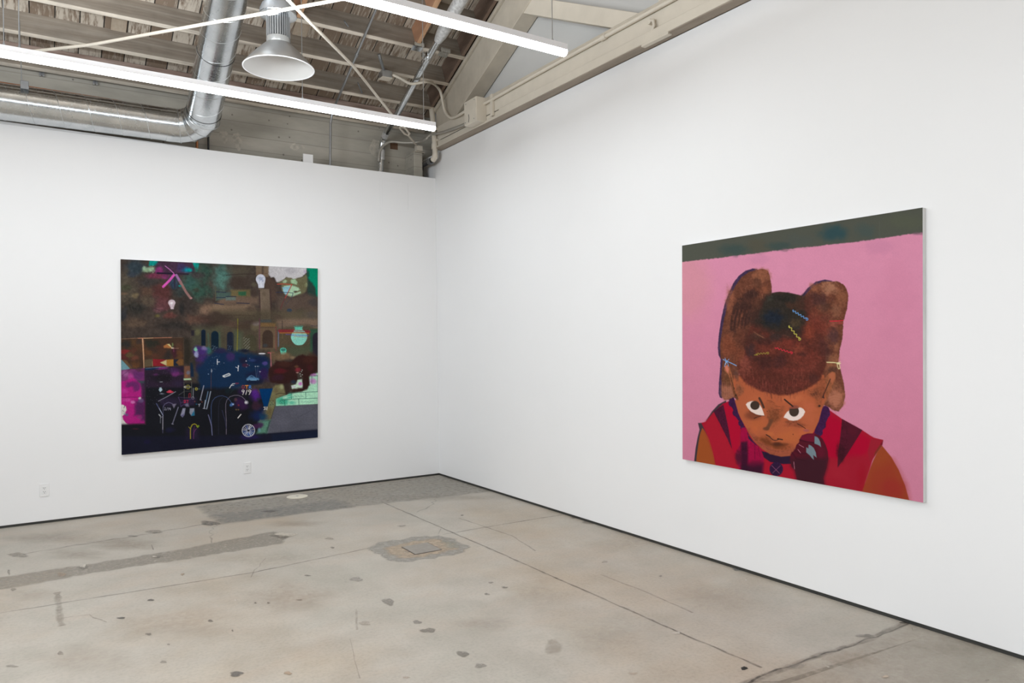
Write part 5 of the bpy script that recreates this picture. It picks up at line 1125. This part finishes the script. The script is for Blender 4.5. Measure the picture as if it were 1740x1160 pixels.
# room scene with the bunting, left middle
R_()
k.poly([(40, 285), (1035, 265), (1042, 712), (420, 745), (40, 640)], (72, 52, 40), .95, 1.5)
for cx, cy, rx, ry, cc in ((250, 340, 60, 70, (92, 66, 42)), (330, 400, 80, 90, (92, 62, 42)), (330, 330, 50, 50, (58, 50, 48)), (130, 365, 90, 80, (40, 44, 44)), (540, 355, 140, 80, (38, 44, 38)), (480, 500, 100, 70, (104, 66, 40)), (250, 470, 50, 50, (92, 54, 42)), (270, 580, 80, 50, (116, 66, 52)), (180, 540, 80, 50, (96, 80, 50)), (600, 560, 90, 50, (92, 54, 42)), (780, 540, 80, 80, (46, 44, 44)), (900, 500, 60, 90, (66, 28, 44)), (980, 560, 60, 160, (102, 66, 40)), (500, 650, 80, 60, (76, 68, 52)), (280, 690, 90, 60, (106, 68, 42)), (680, 420, 80, 60, (78, 48, 40)), (700, 500, 80, 70, (84, 54, 42)), (560, 460, 80, 40, (58, 44, 38)), (970, 400, 60, 80, (92, 60, 46))): k.blob(cx, cy, rx, ry, cc, .9, .5, cx, 4)
k.poly([(40, 455), (130, 450), (200, 470), (110, 530), (40, 520)], (146, 40, 46), .9, 1.5, 1); k.poly([(40, 520), (110, 530), (180, 610), (40, 610)], (98, 40, 44), .9, 1.5, 1)
k.poly([(40, 285), (1035, 265), (1042, 712), (420, 745), (40, 640)], (52, 40, 34), .3, 1.5); k.poly([(855, 432), (730, 425), (720, 395), (775, 365), (800, 372)], (170, 108, 62), .9, 1); k.poly([(858, 430), (778, 368), (815, 362), (840, 395)], (204, 190, 132), .95, .7); k.poly([(860, 428), (852, 350), (872, 345), (880, 380)], (104, 120, 76), .9, .7); k.ell(865, 428, 22, 8, (226, 214, 200), .95); k.line([(855, 432), (960, 432)], 5, (196, 150, 120), .8); k.line([(882, 440), (885, 490)], 7, (150, 70, 110), .8)
k.line([(392, 280), (405, 500), (418, 742)], 20, (198, 154, 120), .95, .6); k.line([(410, 300), (420, 742)], 6, (120, 80, 60), .8); k.line([(60, 286), (250, 274), (420, 268)], 7, (160, 120, 92), .7); k.line([(320, 275), (600, 268), (850, 262)], 9, (190, 120, 92), .85); k.line([(410, 275), (560, 268)], 6, (214, 190, 140), .8); k.line([(850, 262), (1030, 264)], 5, (110, 84, 62), .7); k.line([(1035, 265), (1042, 700)], 6, (120, 90, 60), .6)
k.poly([(420, 615), (555, 600), (555, 712), (420, 730)], (86, 74, 56), .9, 1); k.poly([(555, 600), (785, 612), (668, 656), (772, 712), (555, 712)], (132, 32, 42), .95, .6); k.poly([(668, 656), (772, 612), (772, 706)], (192, 178, 128), .95, .6); k.poly([(772, 612), (880, 605), (882, 715), (772, 715)], (158, 110, 46), .95, .7); k.poly([(882, 610), (965, 605), (918, 656), (966, 702), (882, 710)], (26, 36, 52), .95, .6); k.poly([(918, 656), (965, 605), (1040, 605), (1040, 700), (966, 702)], (110, 76, 44), .9, .8); k.line([(545, 640), (550, 712)], 6, (196, 170, 120), .7); k.line([(690, 652), (740, 640)], 4, (150, 130, 90), .8)
k.poly([(40, 612), (70, 615), (198, 752), (140, 775), (40, 780)], (104, 144, 154), 1, .8); k.poly([(70, 615), (140, 620), (230, 750), (198, 752)], (100, 76, 54), .9, 1)
# violet corner
k.poly([(40, 780), (200, 758), (300, 762), (430, 742), (432, 1200), (40, 1200)], (112, 52, 100), 1, 1.0); k.blob(330, 860, 120, 90, (92, 42, 98), .8, .4, 61); k.blob(120, 830, 60, 60, (150, 90, 140), .8, .4, 62); k.blob(200, 880, 50, 60, (164, 62, 134), .8, .5, 63); k.poly([(260, 945), (432, 945), (432, 1030), (370, 1030)], (50, 74, 74), .9, 1.5); k.blob(350, 770, 70, 40, (76, 44, 60), .7, .5, 64); k.line([(70, 862), (200, 758)], 5, (60, 34, 60), .7); k.line([(40, 940), (250, 945), (432, 942)], 6, (76, 40, 76), .6)
T_()
k.poly([(40, -60), (250, -120), (350, -40), (375, 40), (380, 200), (432, 210), (432, 605), (165, 614), (40, 612)], (166, 32, 118), 1, 2.0, 1, 65); k.blob(230, -30, 120, 60, (92, 38, 92), .9, .5, 66); k.blob(290, 40, 70, 80, (90, 40, 92), .8, .5, 67); k.poly([(275, 240), (432, 205), (432, 545), (372, 550), (360, 470), (265, 470)], (74, 36, 78), .95, 3, 2, 68); k.poly([(375, -40), (432, -40), (432, 240), (380, 210)], (60, 34, 62), .95, 2); k.blob(110, 80, 60, 60, (190, 60, 150), .7, .5, 69); k.blob(150, 230, 100, 40, (178, 72, 142), .7, .5, 70); k.blob(240, 260, 50, 26, (190, 120, 170), .8, .5, 71); k.blob(350, 200, 26, 26, (196, 214, 196), .95, .3, 72); k.blob(360, 240, 50, 40, (96, 86, 120), .7, .5, 73); k.blob(340, 500, 60, 40, (120, 60, 104), .7, .5, 74)
k.line([(65, 188), (200, 182), (340, 182)], 6, (70, 20, 60), .9)
k.poly([(40, 305), (80, 300), (125, 320), (140, 380), (112, 440), (75, 480), (85, 530), (120, 580), (172, 612), (40, 620)], (208, 203, 198), 1, .7, .5, 75); k.line([(112, 318), (98, 350)], 10, (40, 34, 40), .9); k.line([(70, 385), (100, 415)], 5, (90, 80, 90), .8); k.blob(140, 460, 40, 26, (104, 74, 120), .9, .4, 76); k.blob(110, 440, 18, 18, (140, 170, 160), .8)
# the dark night below
k.poly([(432, -260), (1045, -300), (1045, -40), (1540, -40), (3200, 360), (3200, 1100), (40, 1160), (40, 612), (432, 604)], (24, 25, 31), 1, 2.5)
R_()
k.poly([(432, 745), (1042, 716), (1045, 1050), (432, 1050)], (44, 32, 48), .95, 2); k.blob(700, 745, 150, 26, (122, 50, 112), .85, .4, 81); k.poly([(432, 745), (650, 735), (640, 750), (540, 770), (432, 775)], (16, 44, 76), .9, 1.2); k.line([(440, 748), (600, 735), (800, 722)], 6, (140, 160, 170), .7); k.blob(920, 830, 130, 50, (116, 48, 112), .85, .5, 82); k.blob(600, 850, 60, 30, (92, 42, 92), .8, .5, 83); k.blob(880, 780, 150, 50, (70, 38, 84), .7, .5, 84); k.blob(700, 900, 200, 80, (30, 27, 33), .9, .4, 85); k.blob(950, 990, 90, 60, (46, 36, 58), .8, .4, 86)
for x0 in (840, 870, 905, 940, 980): k.line([(x0, 900), (x0, 1050)], 4, (60, 50, 72), .5)
k.poly([(1045, 712), (1140, 705), (1150, 905), (1045, 905)], (112, 76, 60), .9, 1.2); k.blob(1110, 820, 40, 40, (104, 112, 132), .8, .4, 87); k.blob(1080, 870, 30, 30, (140, 90, 60), .7); k.poly([(1040, 908), (1155, 904), (1160, 930), (1040, 935)], (176, 206, 164), .95, .8)
k.poly([(1145, 660), (1190, 650), (1200, 880), (1150, 880)], (16, 36, 62), .9, 1.5); k.poly([(1040, 270), (1120, 270), (1180, 420), (1130, 690), (1045, 690)], (44, 40, 34), .9, 3); k.blob(1230, 620, 90, 130, (50, 46, 40), .9, .4, 88); k.blob(1240, 760, 50, 60, (66, 58, 50), .7, .5)
k.poly([(1180, 90), (1640, 90), (1640, 460), (1400, 500), (1160, 460)], (76, 78, 60), .6, 5); k.blob(1260, 180, 40, 50, (96, 94, 66), .8, .4, 89); arch(1318, 1385, 140, 392, (18, 30, 46)); arch(1476, 1590, 165, 455, (16, 34, 48)); k.poly([(1155, 150), (1205, 145), (1205, 235), (1160, 235)], (40, 36, 44), .95, 1); k.line([(1425, 200), (1440, 420)], 20, (70, 100, 84), .6, 1.2); k.line([(1606, 180), (1612, 430)], 20, (64, 92, 78), .6, 1.2)
k.blob(1430, 480, 90, 80, (46, 104, 102), .85, .5, 90); k.blob(1300, 470, 130, 90, (66, 42, 108), .95, .4, 91); k.blob(1370, 430, 50, 40, (116, 104, 152), .9, .5, 92); k.blob(1340, 590, 120, 90, (60, 38, 96), .95, .4, 93); k.blob(1300, 720, 90, 100, (46, 34, 66), .9, .4, 94); k.blob(1230, 450, 34, 44, (134, 202, 168), .95, .4, 95, 3); k.blob(1240, 530, 40, 50, (148, 150, 186), .9, .6, 96, 3); k.blob(1480, 590, 40, 30, (52, 128, 116), .8, .5, 97); k.blob(1570, 540, 90, 60, (44, 34, 70), .9, .4, 98)
for j in range(9): k.line([(1480+(j*31) % 80, 400+(j*17) % 90), (1510+(j*31) % 80, 384+(j*17) % 90)], 4, (150, 160, 180), .7)
# centre blue
S_()
k.poly([(-120, 560), (0, 470), (120, 440), (230, 500), (400, 480), (560, 520), (800, 540), (860, 640), (850, 800), (720, 960), (500, 1050), (200, 1060), (-230, 1060), (-280, 760)], (18, 42, 72), .97, 4, 3, 101); k.blob(250, 570, 90, 90, (58, 40, 88), .85, .5, 102); k.blob(100, 480, 110, 50, (40, 34, 66), .8, .5, 103); k.blob(470, 470, 110, 40, (24, 28, 44), .95, .4, 104); k.blob(450, 620, 80, 80, (28, 28, 50), .9, .4, 105); k.blob(690, 620, 160, 70, (22, 34, 66), .95, .3, 106); k.blob(790, 670, 50, 34, (80, 66, 132), .85, .5, 107); k.blob(580, 620, 60, 24, (44, 60, 104), .8, .5); k.blob(770, 850, 110, 130, (46, 28, 72), .9, .4, 108); k.blob(570, 850, 110, 70, (24, 28, 56), .8, .4, 109); k.blob(480, 700, 60, 30, (70, 30, 50), .7, .5); k.blob(640, 960, 160, 60, (20, 26, 46), .8, .4)
# tan ground and the dog
k.blob(1080, 560, 170, 70, (118, 94, 70), .9, .4, 111); k.blob(930, 560, 60, 130, (104, 84, 64), .85, .4, 112); k.blob(1220, 580, 60, 40, (134, 112, 86), .8, .5, 113); k.blob(1540, 620, 100, 140, (64, 44, 36), .9, .4, 114)
U_()
k.poly([(960, 440), (1150, 370), (1380, 320), (1480, 230), (1490, 90), (1640, 20), (1640, 525), (960, 556)], (166, 216, 186), 1, 1.2); k.blob(1060, 470, 110, 90, (66, 166, 136), .95, .4, 121); k.blob(1180, 400, 60, 50, (70, 172, 142), .85, .4, 122); k.blob(1220, 500, 80, 40, (84, 180, 150), .8, .4, 123); k.blob(1100, 420, 40, 30, (160, 214, 186), .8, .5, 124)
k.poly([(1205, 230), (1280, 210), (1300, 140), (1375, 130), (1392, 285), (1220, 305)], (190, 214, 194), 1, 1.0); k.blob(1345, 200, 40, 34, (194, 116, 186), .95, .4, 125); k.blob(1240, 250, 40, 16, (180, 150, 190), .7); k.blob(1540, 165, 60, 50, (192, 124, 188), .9, .5, 126); k.blob(1550, 60, 60, 30, (176, 110, 176), .8, .5, 127)
for p in ([(1150, 345), (1400, 338), (1640, 326)], [(1040, 460), (1300, 440), (1640, 428)], [(1432, 340), (1436, 430)], [(1322, 440), (1326, 542)], [(1205, 350), (1210, 440)], [(1100, 455), (1104, 548)], [(1530, 70), (1530, 200)], [(1620, 70), (1622, 330)], [(1560, 75), (1640, 75)]): k.line(p, 7, (40, 84, 72), .9)
for j in range(9): k.line([(1260+j*16, 385+(j % 3)*10), (1272+j*16, 408-(j % 2)*8)], 8, (110, 160, 138), .7, .7)
for j in range(10): k.line([(1365+j*16, 478+(j % 3)*8), (1376+j*16, 496-(j % 2)*8)], 6, (120, 170, 146), .7, .7)
for j in range(8): k.line([(1020+(j*23) % 80, 470+(j*31) % 60), (1034+(j*23) % 80, 478+(j*31) % 60)], 7, (30, 100, 84), .8)
for j in range(8): k.line([(1080+j*22, 430-j*6), (1092+j*22, 424-j*6)], 9, (196, 226, 204), .8)
S_()
br_ = (50, 28, 26)
k.poly([(850, 760), (930, 690), (960, 625), (1040, 640), (1150, 650), (1210, 640), (1245, 600), (1290, 560), (1380, 535), (1500, 560), (1640, 560), (1640, 770), (1560, 815), (1490, 850), (1480, 900), (1500, 1000), (1465, 1080), (1380, 1108), (1230, 1110), (1190, 1095), (1195, 1075), (1380, 1055), (1392, 1000), (1384, 900), (1350, 780), (1300, 830), (1310, 900), (1290, 960), (1200, 970), (1160, 1010), (1180, 1100), (1120, 1160), (1090, 1090), (1075, 990), (960, 985), (880, 960), (850, 860)], br_, .97, 1.5, 1.5, 131)
k.blob(1040, 790, 130, 50, (84, 28, 34), .9, .5, 132); k.blob(1460, 620, 130, 60, (66, 36, 30), .8, .5, 133); k.blob(1100, 680, 140, 50, (66, 38, 32), .8, .5, 134); k.blob(1310, 770, 50, 40, (126, 44, 54), .9, .4, 135); k.blob(1300, 815, 24, 12, (200, 150, 140), .8); k.blob(1000, 900, 130, 60, (54, 30, 42), .8, .4, 136); k.blob(1290, 720, 40, 24, (96, 66, 46), .8); k.blob(1240, 960, 60, 40, (40, 50, 70), .8, .4); k.blob(1500, 740, 60, 60, (72, 30, 34), .6, .5)
for x0, y0 in ((1378, 775), (1366, 800), (1345, 835), (1380, 848), (1355, 870)): k.ell(x0, y0, 7, 7, (214, 214, 210), .9)
# olive path and grey paving
U_()
k.poly([(900, 285), (950, 225), (1075, 205), (1112, 300), (1115, 375), (1040, 400), (960, 440), (950, 560), (880, 770), (700, 800), (740, 640), (830, 560), (850, 470)], (118, 111, 78), .95, 1.5); k.blob(1060, 250, 50, 50, (160, 164, 122), .85, .4, 141); k.blob(960, 310, 50, 50, (104, 92, 66), .8, .4, 142); k.blob(890, 520, 50, 60, (120, 132, 98), .7, .4, 143); k.blob(860, 660, 60, 80, (96, 84, 58), .7, .4, 144); k.line([(960, 370), (1020, 352), (1110, 358)], 8, (44, 34, 30), .8); k.poly([(1080, 200), (1190, 190), (1190, 300), (1130, 370), (1100, 290)], (52, 40, 36), .9, 2)
k.poly([(950, 562), (1300, 540), (1640, 524), (1640, 930), (818, 990), (880, 780)], (86, 86, 97), 1, .7); k.line([(1300, 735), (1450, 660), (1600, 578)], 5, (64, 64, 74), .6); k.line([(830, 868), (1200, 850), (1640, 845)], 5, (70, 70, 82), .6); k.line([(1038, 870), (1042, 975)], 5, (66, 66, 78), .6); k.grain(30, 14, .06, 9, [(820, 540), (1630, 980)], 3)
k.blob(690, 700, 150, 130, (22, 34, 76), .9, .4, 151); k.blob(760, 730, 80, 60, (20, 60, 84), .8, .5, 152); k.poly([(690, 800), (880, 765), (815, 990), (640, 1000), (700, 900)], (92, 140, 118), .9, 3, 2, 153); k.blob(710, 850, 80, 50, (62, 34, 70), .9, .5, 154); k.blob(700, 930, 30, 50, (110, 150, 170), .7, .5, 155); k.blob(640, 880, 60, 40, (66, 34, 72), .9, .4, 156)
k.poly([(-1700, 1030), (0, 1020), (500, 1000), (820, 988), (1640, 922), (1640, 1200), (-1700, 1500)], (25, 26, 42), .9, 2.0); k.blob(560, 1040, 200, 50, (36, 28, 74), .9, .4, 157); k.poly([(900, 1000), (1640, 930), (1640, 1080), (900, 1130)], (24, 32, 54), .8, 2.5)
k.blob(650, 380, 90, 120, (82, 36, 130), .9, .4, 158); k.blob(430, 320, 90, 60, (44, 28, 62), .9, .4, 159); k.blob(420, 520, 120, 110, (52, 26, 66), .9, .4, 160); k.blob(660, 540, 90, 80, (60, 36, 52), .8, .5, 161); k.ell(682, 445, 28, 24, (48, 44, 66), .8, 1.2); k.blob(200, 320, 60, 60, (22, 34, 40), .8)
k.poly([(700, 282), (915, 275), (832, 560), (772, 562)], (0, 50, 98), 1, .8)
# marks and lettering
wht = (220, 216, 212)
k.line([(447+18*math.cos(a), 252+25*math.sin(a)) for a in np.linspace(0, 6.28, 16)], 9, (158, 66, 62), 1, .3)
k.line([(478, 229), (528, 228)], 11, (222, 134, 50), 1, .3); k.line([(504, 230), (502, 277)], 11, (222, 134, 50), 1, .3)
k.line([(545, 228), (542, 276)], 10, (62, 122, 206), 1, .3); k.line([(545, 228), (566, 232), (568, 248), (546, 252), (574, 276)], 9, (62, 122, 206), 1, .3)
k.line([(445+17*math.cos(a), 315+16*math.sin(a)) for a in np.linspace(0, 6.28, 14)], 9, wht, 1, .3); k.line([(463, 310), (456, 340), (440, 374)], 9, wht, 1, .3)
k.line([(508, 304), (488, 372)], 10, wht, 1, .3)
k.line([(550+18*math.cos(a), 316+16*math.sin(a)) for a in np.linspace(0, 6.28, 14)], 9, wht, 1, .3); k.line([(570, 310), (562, 336), (540, 372)], 9, wht, 1, .3)
k.line([(232, 270), (258, 225), (282, 202), (316, 200)], 9, wht, 1, .3); k.line([(258, 230), (300, 226)], 8, wht, .9, .3); k.line([(328, 194), (376, 194)], 8, (160, 44, 62), .9); k.line([(330, 215), (360, 212)], 6, (96, 34, 50), .9); k.line([(250, 300), (300, 290), (250, 345)], 6, (34, 62, 60), .8)
k.line([(770, 572), (800, 568), (786, 588), (800, 602), (774, 610)], 8, wht, 1, .3); k.line([(824, 566), (820, 612)], 9, wht, 1, .3)
k.line([(866, 470), (930, 466), (868, 540), (930, 534), (866, 470)], 5, (48, 62, 52), .9)
k.line([(364, 742), (412, 684)], 13, (226, 222, 218), 1, .3); k.line([(350, 815), (400, 760)], 6, (36, 44, 56), .8)
def lamp(pts, c): k.line(pts, 7, c, .9, .4)
lamp([(-44, 1010), (-55, 830), (-58, 560), (-40, 480), (0, 425), (60, 396), (120, 390), (190, 415), (240, 465), (272, 520)], (72, 92, 140)); lamp([(60, 1000), (58, 700), (62, 540), (80, 460), (130, 410)], (46, 48, 66)); lamp([(180, 1000), (182, 800), (172, 620), (172, 520), (190, 460), (240, 405), (310, 384), (370, 384), (430, 408), (470, 445), (498, 490)], (138, 126, 146))
k.line([(115, 620), (165, 790), (180, 905)], 8, (60, 62, 96), .8); k.line([(-100, 690), (-52, 840), (-40, 1010)], 8, (88, 92, 136), .8)
k.poly([(235, 530), (262, 500), (306, 510), (300, 540), (262, 560), (236, 556)], (70, 104, 160), .95, .8); k.ell(288, 526, 12, 9, (190, 200, 214), .9); k.ell(498, 496, 32, 30, (140, 140, 150), .95, .8); k.ell(492, 496, 18, 14, (216, 212, 216), .95, .8); k.ell(330, 452, 24, 26, (86, 56, 66), .85, 1); k.ell(376, 540, 12, 14, (140, 50, 50), .8, .8); k.ell(338, 610, 12, 10, (124, 104, 60), .85, .8); k.ell(372, 610, 12, 10, (124, 104, 60), .85, .8)
# wheel
k.ell(530, 938, 96, 94, (32, 34, 60)); k.poly([(440, 960), (620, 960), (590, 1010), (530, 1034), (470, 1010)], (54, 92, 160), .7, 2)
k.line([(530+99*math.cos(a), 938+97*math.sin(a)) for a in np.linspace(0, 6.284, 40)], 9, (214, 214, 220), 1, .35)
for j in range(18):
    a = j*math.pi/9+.12; k.line([(530+24*math.cos(a), 938+24*math.sin(a)), (530+90*math.cos(a), 938+88*math.sin(a))], 7 if j % 3 else 11, (208, 208, 214) if j % 4 else (110, 130, 190), .9, .4)
k.ell(530, 938, 17, 15, (26, 26, 34)); k.line([(560, 850), (535, 920)], 10, (226, 226, 228), 1)
# car, brick, stars
k.poly([(495, 125), (520, 104), (545, 80), (580, 66), (615, 84), (640, 104), (690, 112), (700, 135), (680, 152), (520, 152)], (88, 130, 166), .95, .8); k.poly([(548, 100), (575, 76), (605, 88), (615, 104)], (34, 52, 80), .9, .7); k.line([(500, 140), (690, 145)], 6, (150, 184, 206), .8); k.ell(545, 150, 16, 10, (30, 46, 72)); k.ell(672, 148, 14, 10, (30, 46, 72))
k.poly([(120, 74), (150, 62), (222, 32), (250, 50), (246, 72), (150, 104), (124, 92)], (214, 214, 212), 1, .5); k.poly([(150, 74), (218, 46), (238, 58), (160, 90)], (42, 60, 86), .95, .5); k.line([(160, 76), (226, 52)], 5, (200, 200, 204), .9)
S_()
st = (218, 218, 222)
k.line([(40, 608), (40, 686)], 11, st); k.line([(40, 648), (76, 645)], 8, st); k.line([(372, 705), (366, 788)], 11, st); k.line([(330, 728), (366, 746)], 8, st); k.ell(372, 712, 9, 9, st)
for x0, y0, r in ((495, 632, 9), (515, 685, 4), (498, 728, 5), (545, 700, 4), (640, 718, 8), (672, 716, 7), (690, 716, 5), (708, 800, 7), (145, 663, 4), (720, 800, 5), (550, 590, 4)): k.ell(x0, y0, r, r, (196, 196, 206), .9)
k.line([(640, 740), (655, 890)], 6, (84, 84, 108), .8); k.line([(680, 735), (660, 890)], 6, (76, 76, 100), .8); k.line([(715, 810), (680, 900)], 5, (66, 66, 90), .8)
R_()
k.line([(1480, 760), (1480, 810)], 8, st, .8); k.line([(1468, 790), (1494, 786)], 6, st, .7); k.ell(1430, 838, 8, 8, (150, 170, 200), .8)
T_()
gy = (150, 150, 166)
for p, w, c in (([(1357, 0), (1330, 110), (1302, 225)], 14, gy), ([(1424, 92), (1395, 230), (1362, 360)], 12, (96, 124, 156)), ([(1466, 92), (1435, 230), (1402, 366)], 14, (152, 162, 178)), ([(1382, 230), (1362, 360)], 12, (168, 170, 180)), ([(955, 340), (910, 470), (862, 606)], 13, (118, 116, 138)), ([(1428, 460), (1455, 550), (1480, 640), (1490, 780)], 11, (112, 112, 146)), ([(610, 282), (660, 370), (716, 472)], 12, (92, 104, 146)), ([(650, 350), (716, 472)], 8, (170, 174, 190)), ([(710, 748), (712, 560), (716, 340), (740, 292), (800, 262), (862, 282)], 7, (98, 96, 130)), ([(710, 690), (712, 480)], 8, (170, 166, 178)), ([(640, 246), (780, 172), (912, 96)], 8, (136, 134, 148)), ([(960, 150), (1040, 96)], 6, (100, 96, 104)), ([(1045, -60), (1050, 200)], 6, (104, 104, 96)), ([(1050, 90), (1165, 86)], 5, (90, 90, 84)), ([(1050, 192), (1165, 186)], 6, (96, 96, 90)), ([(1165, -60), (1165, 190)], 6, (104, 104, 96)), ([(1192, 40), (1190, 185)], 9, (138, 140, 150)), ([(955, 180), (990, 260), (995, 330), (1050, 290)], 6, (104, 84, 140)), ([(1000, 270), (1180, 205)], 6, (104, 92, 120)), ([(960, 180), (1050, 190)], 5, (80, 66, 110)), ([(1300, 222), (1320, 228)], 9, gy), ([(1345, 360), (1385, 362)], 9, gy), ([(850, 600), (878, 606)], 8, gy), ([(675, 500), (672, 590)], 9, (120, 122, 132)), ([(652, 455), (672, 480)], 16, (178, 180, 184)), ([(672, 505), (705, 488)], 7, gy)): k.line(p, w, c, .95, .4)
k.line([(1185+18*math.cos(a), 195+18*math.sin(a)) for a in np.linspace(0, 6.28, 14)], 7, (170, 172, 180), 1)
k.blob(800, 250, 220, 110, (46, 36, 62), .7, .4, 171); lamp([(716, 340), (740, 292), (800, 262), (862, 282)], (112, 108, 140)); k.line([(640, 246), (780, 172), (912, 96)], 8, (136, 134, 148), .95); k.poly([(855, 290), (925, 285), (885, 360)], (118, 112, 132), .9, .8); k.blob(1110, 250, 150, 90, (56, 38, 74), .6, .4, 172)
k.ell(825, 100, 56, 16, (206, 62, 84), .95, .6); k.ell(822, 82, 28, 12, (206, 62, 84), .95, .6); k.poly([(655, 30), (690, 25), (705, 50), (695, 80), (672, 95), (650, 70)], (168, 190, 202), .95, .6, 1.0); k.line([(648, 70), (705, 66)], 8, (168, 190, 202), .8); k.poly([(655, 132), (690, 114), (745, 130), (700, 138)], (116, 122, 136), .9, .7); k.line([(665, -58), (705, -60)], 8, (190, 194, 206), .9)
for p in ([(735, 352), (752, 346), (755, 360), (735, 384), (760, 382)], [(768, 386), (785, 348)], [(790, 352), (808, 352), (796, 386)], [(818, 350), (816, 370), (834, 368)], [(834, 350), (830, 386)]): k.line(p, 6, (160, 156, 178), .95, .3)
k.line([(1040, 240), (1060, 226), (1070, 246), (1045, 270), (1078, 266)], 9, (190, 42, 72), .95); k.line([(1085, 232), (1110, 230), (1100, 270)], 9, (190, 42, 72), .95); k.line([(1120, 186), (1122, 130), (1140, 118), (1150, 150), (1142, 186)], 7, (170, 44, 56), .9)
k.poly([(1025, 357), (1070, 355), (1052, 462), (1020, 500), (990, 466)], (138, 138, 160), .95, .7); k.poly([(1052, 440), (1030, 495), (992, 470)], (76, 72, 110), .8, 1); k.poly([(1138, 357), (1208, 355), (1212, 468), (1160, 475), (1130, 430)], (136, 140, 156), .95, .7); k.poly([(1205, 390), (1212, 470), (1155, 474)], (22, 94, 128), .95, .8); k.poly([(1085, 280), (1110, 275), (1128, 330), (1080, 330), (1055, 300)], (120, 116, 140), .85, 1.2)
ye = (172, 158, 42)
k.poly([(1080, 680), (1200, 640), (1280, 700), (1275, 850), (1080, 850)], (40, 32, 54), .8, 4); k.line([(1146, 834), (1146, 720), (1152, 660), (1175, 615), (1212, 602), (1242, 618), (1256, 650)], 12, ye, .95, .4); k.line([(1120, 650), (1146, 680)], 9, ye, .9); k.poly([(1235, 640), (1275, 620), (1290, 635), (1262, 668)], (126, 150, 40), .95, .7); k.line([(1196, 834), (1200, 740), (1226, 690), (1242, 680)], 9, (116, 52, 110), .95, .4); k.line([(1200, 745), (1200, 690), (1216, 630)], 6, (116, 60, 110), .8)
yl = (176, 164, 70)
k.line([(1108+30*math.cos(a), 20+30*math.sin(a)) for a in np.linspace(0, 6.28, 16)], 7, yl, .95); k.line([(1045, 20), (1160, 20)], 6, (214, 210, 190), .95); k.line([(1070, 4), (1045, 20), (1072, 40)], 7, (214, 210, 190), .95); k.line([(1108, -8), (1108, 48)], 6, yl, .9)
k.ell(1240, 52, 24, 24, (170, 156, 60), .9, .6); k.line([(1215, 52), (1295, 52)], 6, (90, 120, 116), .8); k.ell(1240, 52, 9, 12, (50, 48, 40), .9); k.line([(1272, 290), (1286, 305), (1284, 328)], 9, (180, 182, 196), .9); k.line([(1300, 284), (1286, 305)], 9, (180, 182, 196), .9); k.ell(1242, 292, 12, 9, (30, 90, 120), .9); k.ell(1216, 250, 10, 7, (120, 66, 60), .9); k.ell(1328, 256, 14, 7, (130, 72, 60), .9)
k.blob(280, 680, 80, 20, (70, 34, 44), .8, .5, 173); k.blob(820, 700, 90, 50, (30, 30, 54), .8, .4, 174); k.blob(460, 890, 60, 40, (30, 26, 56), .7, .4, 175)
rr = random.Random(9)
for j in range(60):
    x0, y0 = rr.uniform(460, 900), rr.uniform(-300, 300); k.ell(x0, y0, 3.5, 3.5, (110, 108, 116), .6)
for j in range(30): k.ell(rr.uniform(1420, 1620), rr.uniform(-480, -250), 3.5, 3.5, (120, 134, 150), .6)
k.line([(1475, -200), (1470, 60)], 6, (130, 80, 60), .7)
k.grain(1.2, 1.2, .10, 190, None, 2); k.grain(20, 20, .06, 191, None, 2)
loc = (float(np.mean([p[0] for p in cl])), 0, float(np.mean([p[2] for p in cl])))
painting(k, cl, loc, 'large dark collage-like painting with bulbs, arches, a green jar and street lamps', 1, GAIN_L)

# ------------------------------------------------------------------ light
world = bpy.data.worlds.new('world'); SC.world = world; world.use_nodes = True
bg = world.node_tree.nodes['Background']; bg.inputs['Color'].default_value = (.92, .965, 1.0, 1); bg.inputs['Strength'].default_value = WORLD
def strip(x, y, z, sx, power, rot=(0, 0, 0), sy=.08):
    l = bpy.data.lights.new('fixture_or_fill_lamp', 'AREA'); l.shape = 'RECTANGLE'; l.size = sx; l.size_y = sy; l.energy = power; l.color = (.90, .955, 1.0)
    o = bpy.data.objects.new('fixture_or_fill_lamp', l); COL.objects.link(o); o.location = (x, y, z); o.rotation_euler = rot
# further rows of the same linear lights, over and behind the camera
for x, y, L, p in ROWS: strip(x, y, 3.55, L, p)
for x, y, L, p in FILL_UP: strip(x, y, 3.55, L, p, (math.pi, 0, 0), .3)  # added uplights without a fixture, put in to brighten the ceiling
# the lamps inside the two visible fixtures
for x, y, z, a in ((-3.287, -1.68, 3.524, .0185), (-3.325, -3.70, 3.524, .006)): strip(x, y, z, 4.85, 22, (0, 0, a), .055)
for x, y, z, w, h, p in FILL_SIDE: strip(x, y, z, w, p, (math.radians(90), 0, math.radians(-90)), h)  # added soft lamps out of view, there to brighten the right wall
SC.view_settings.view_transform = 'Standard'; SC.view_settings.look = 'None'
SC.view_settings.exposure = 0.29; SC.view_settings.gamma = 1
SC.cycles.use_denoising = True
SC.cycles.max_bounces = 10; SC.cycles.diffuse_bounces = 6; SC.cycles.caustics_reflective = False; SC.cycles.caustics_refractive = False
SC.cycles.sample_clamp_indirect = 4.0
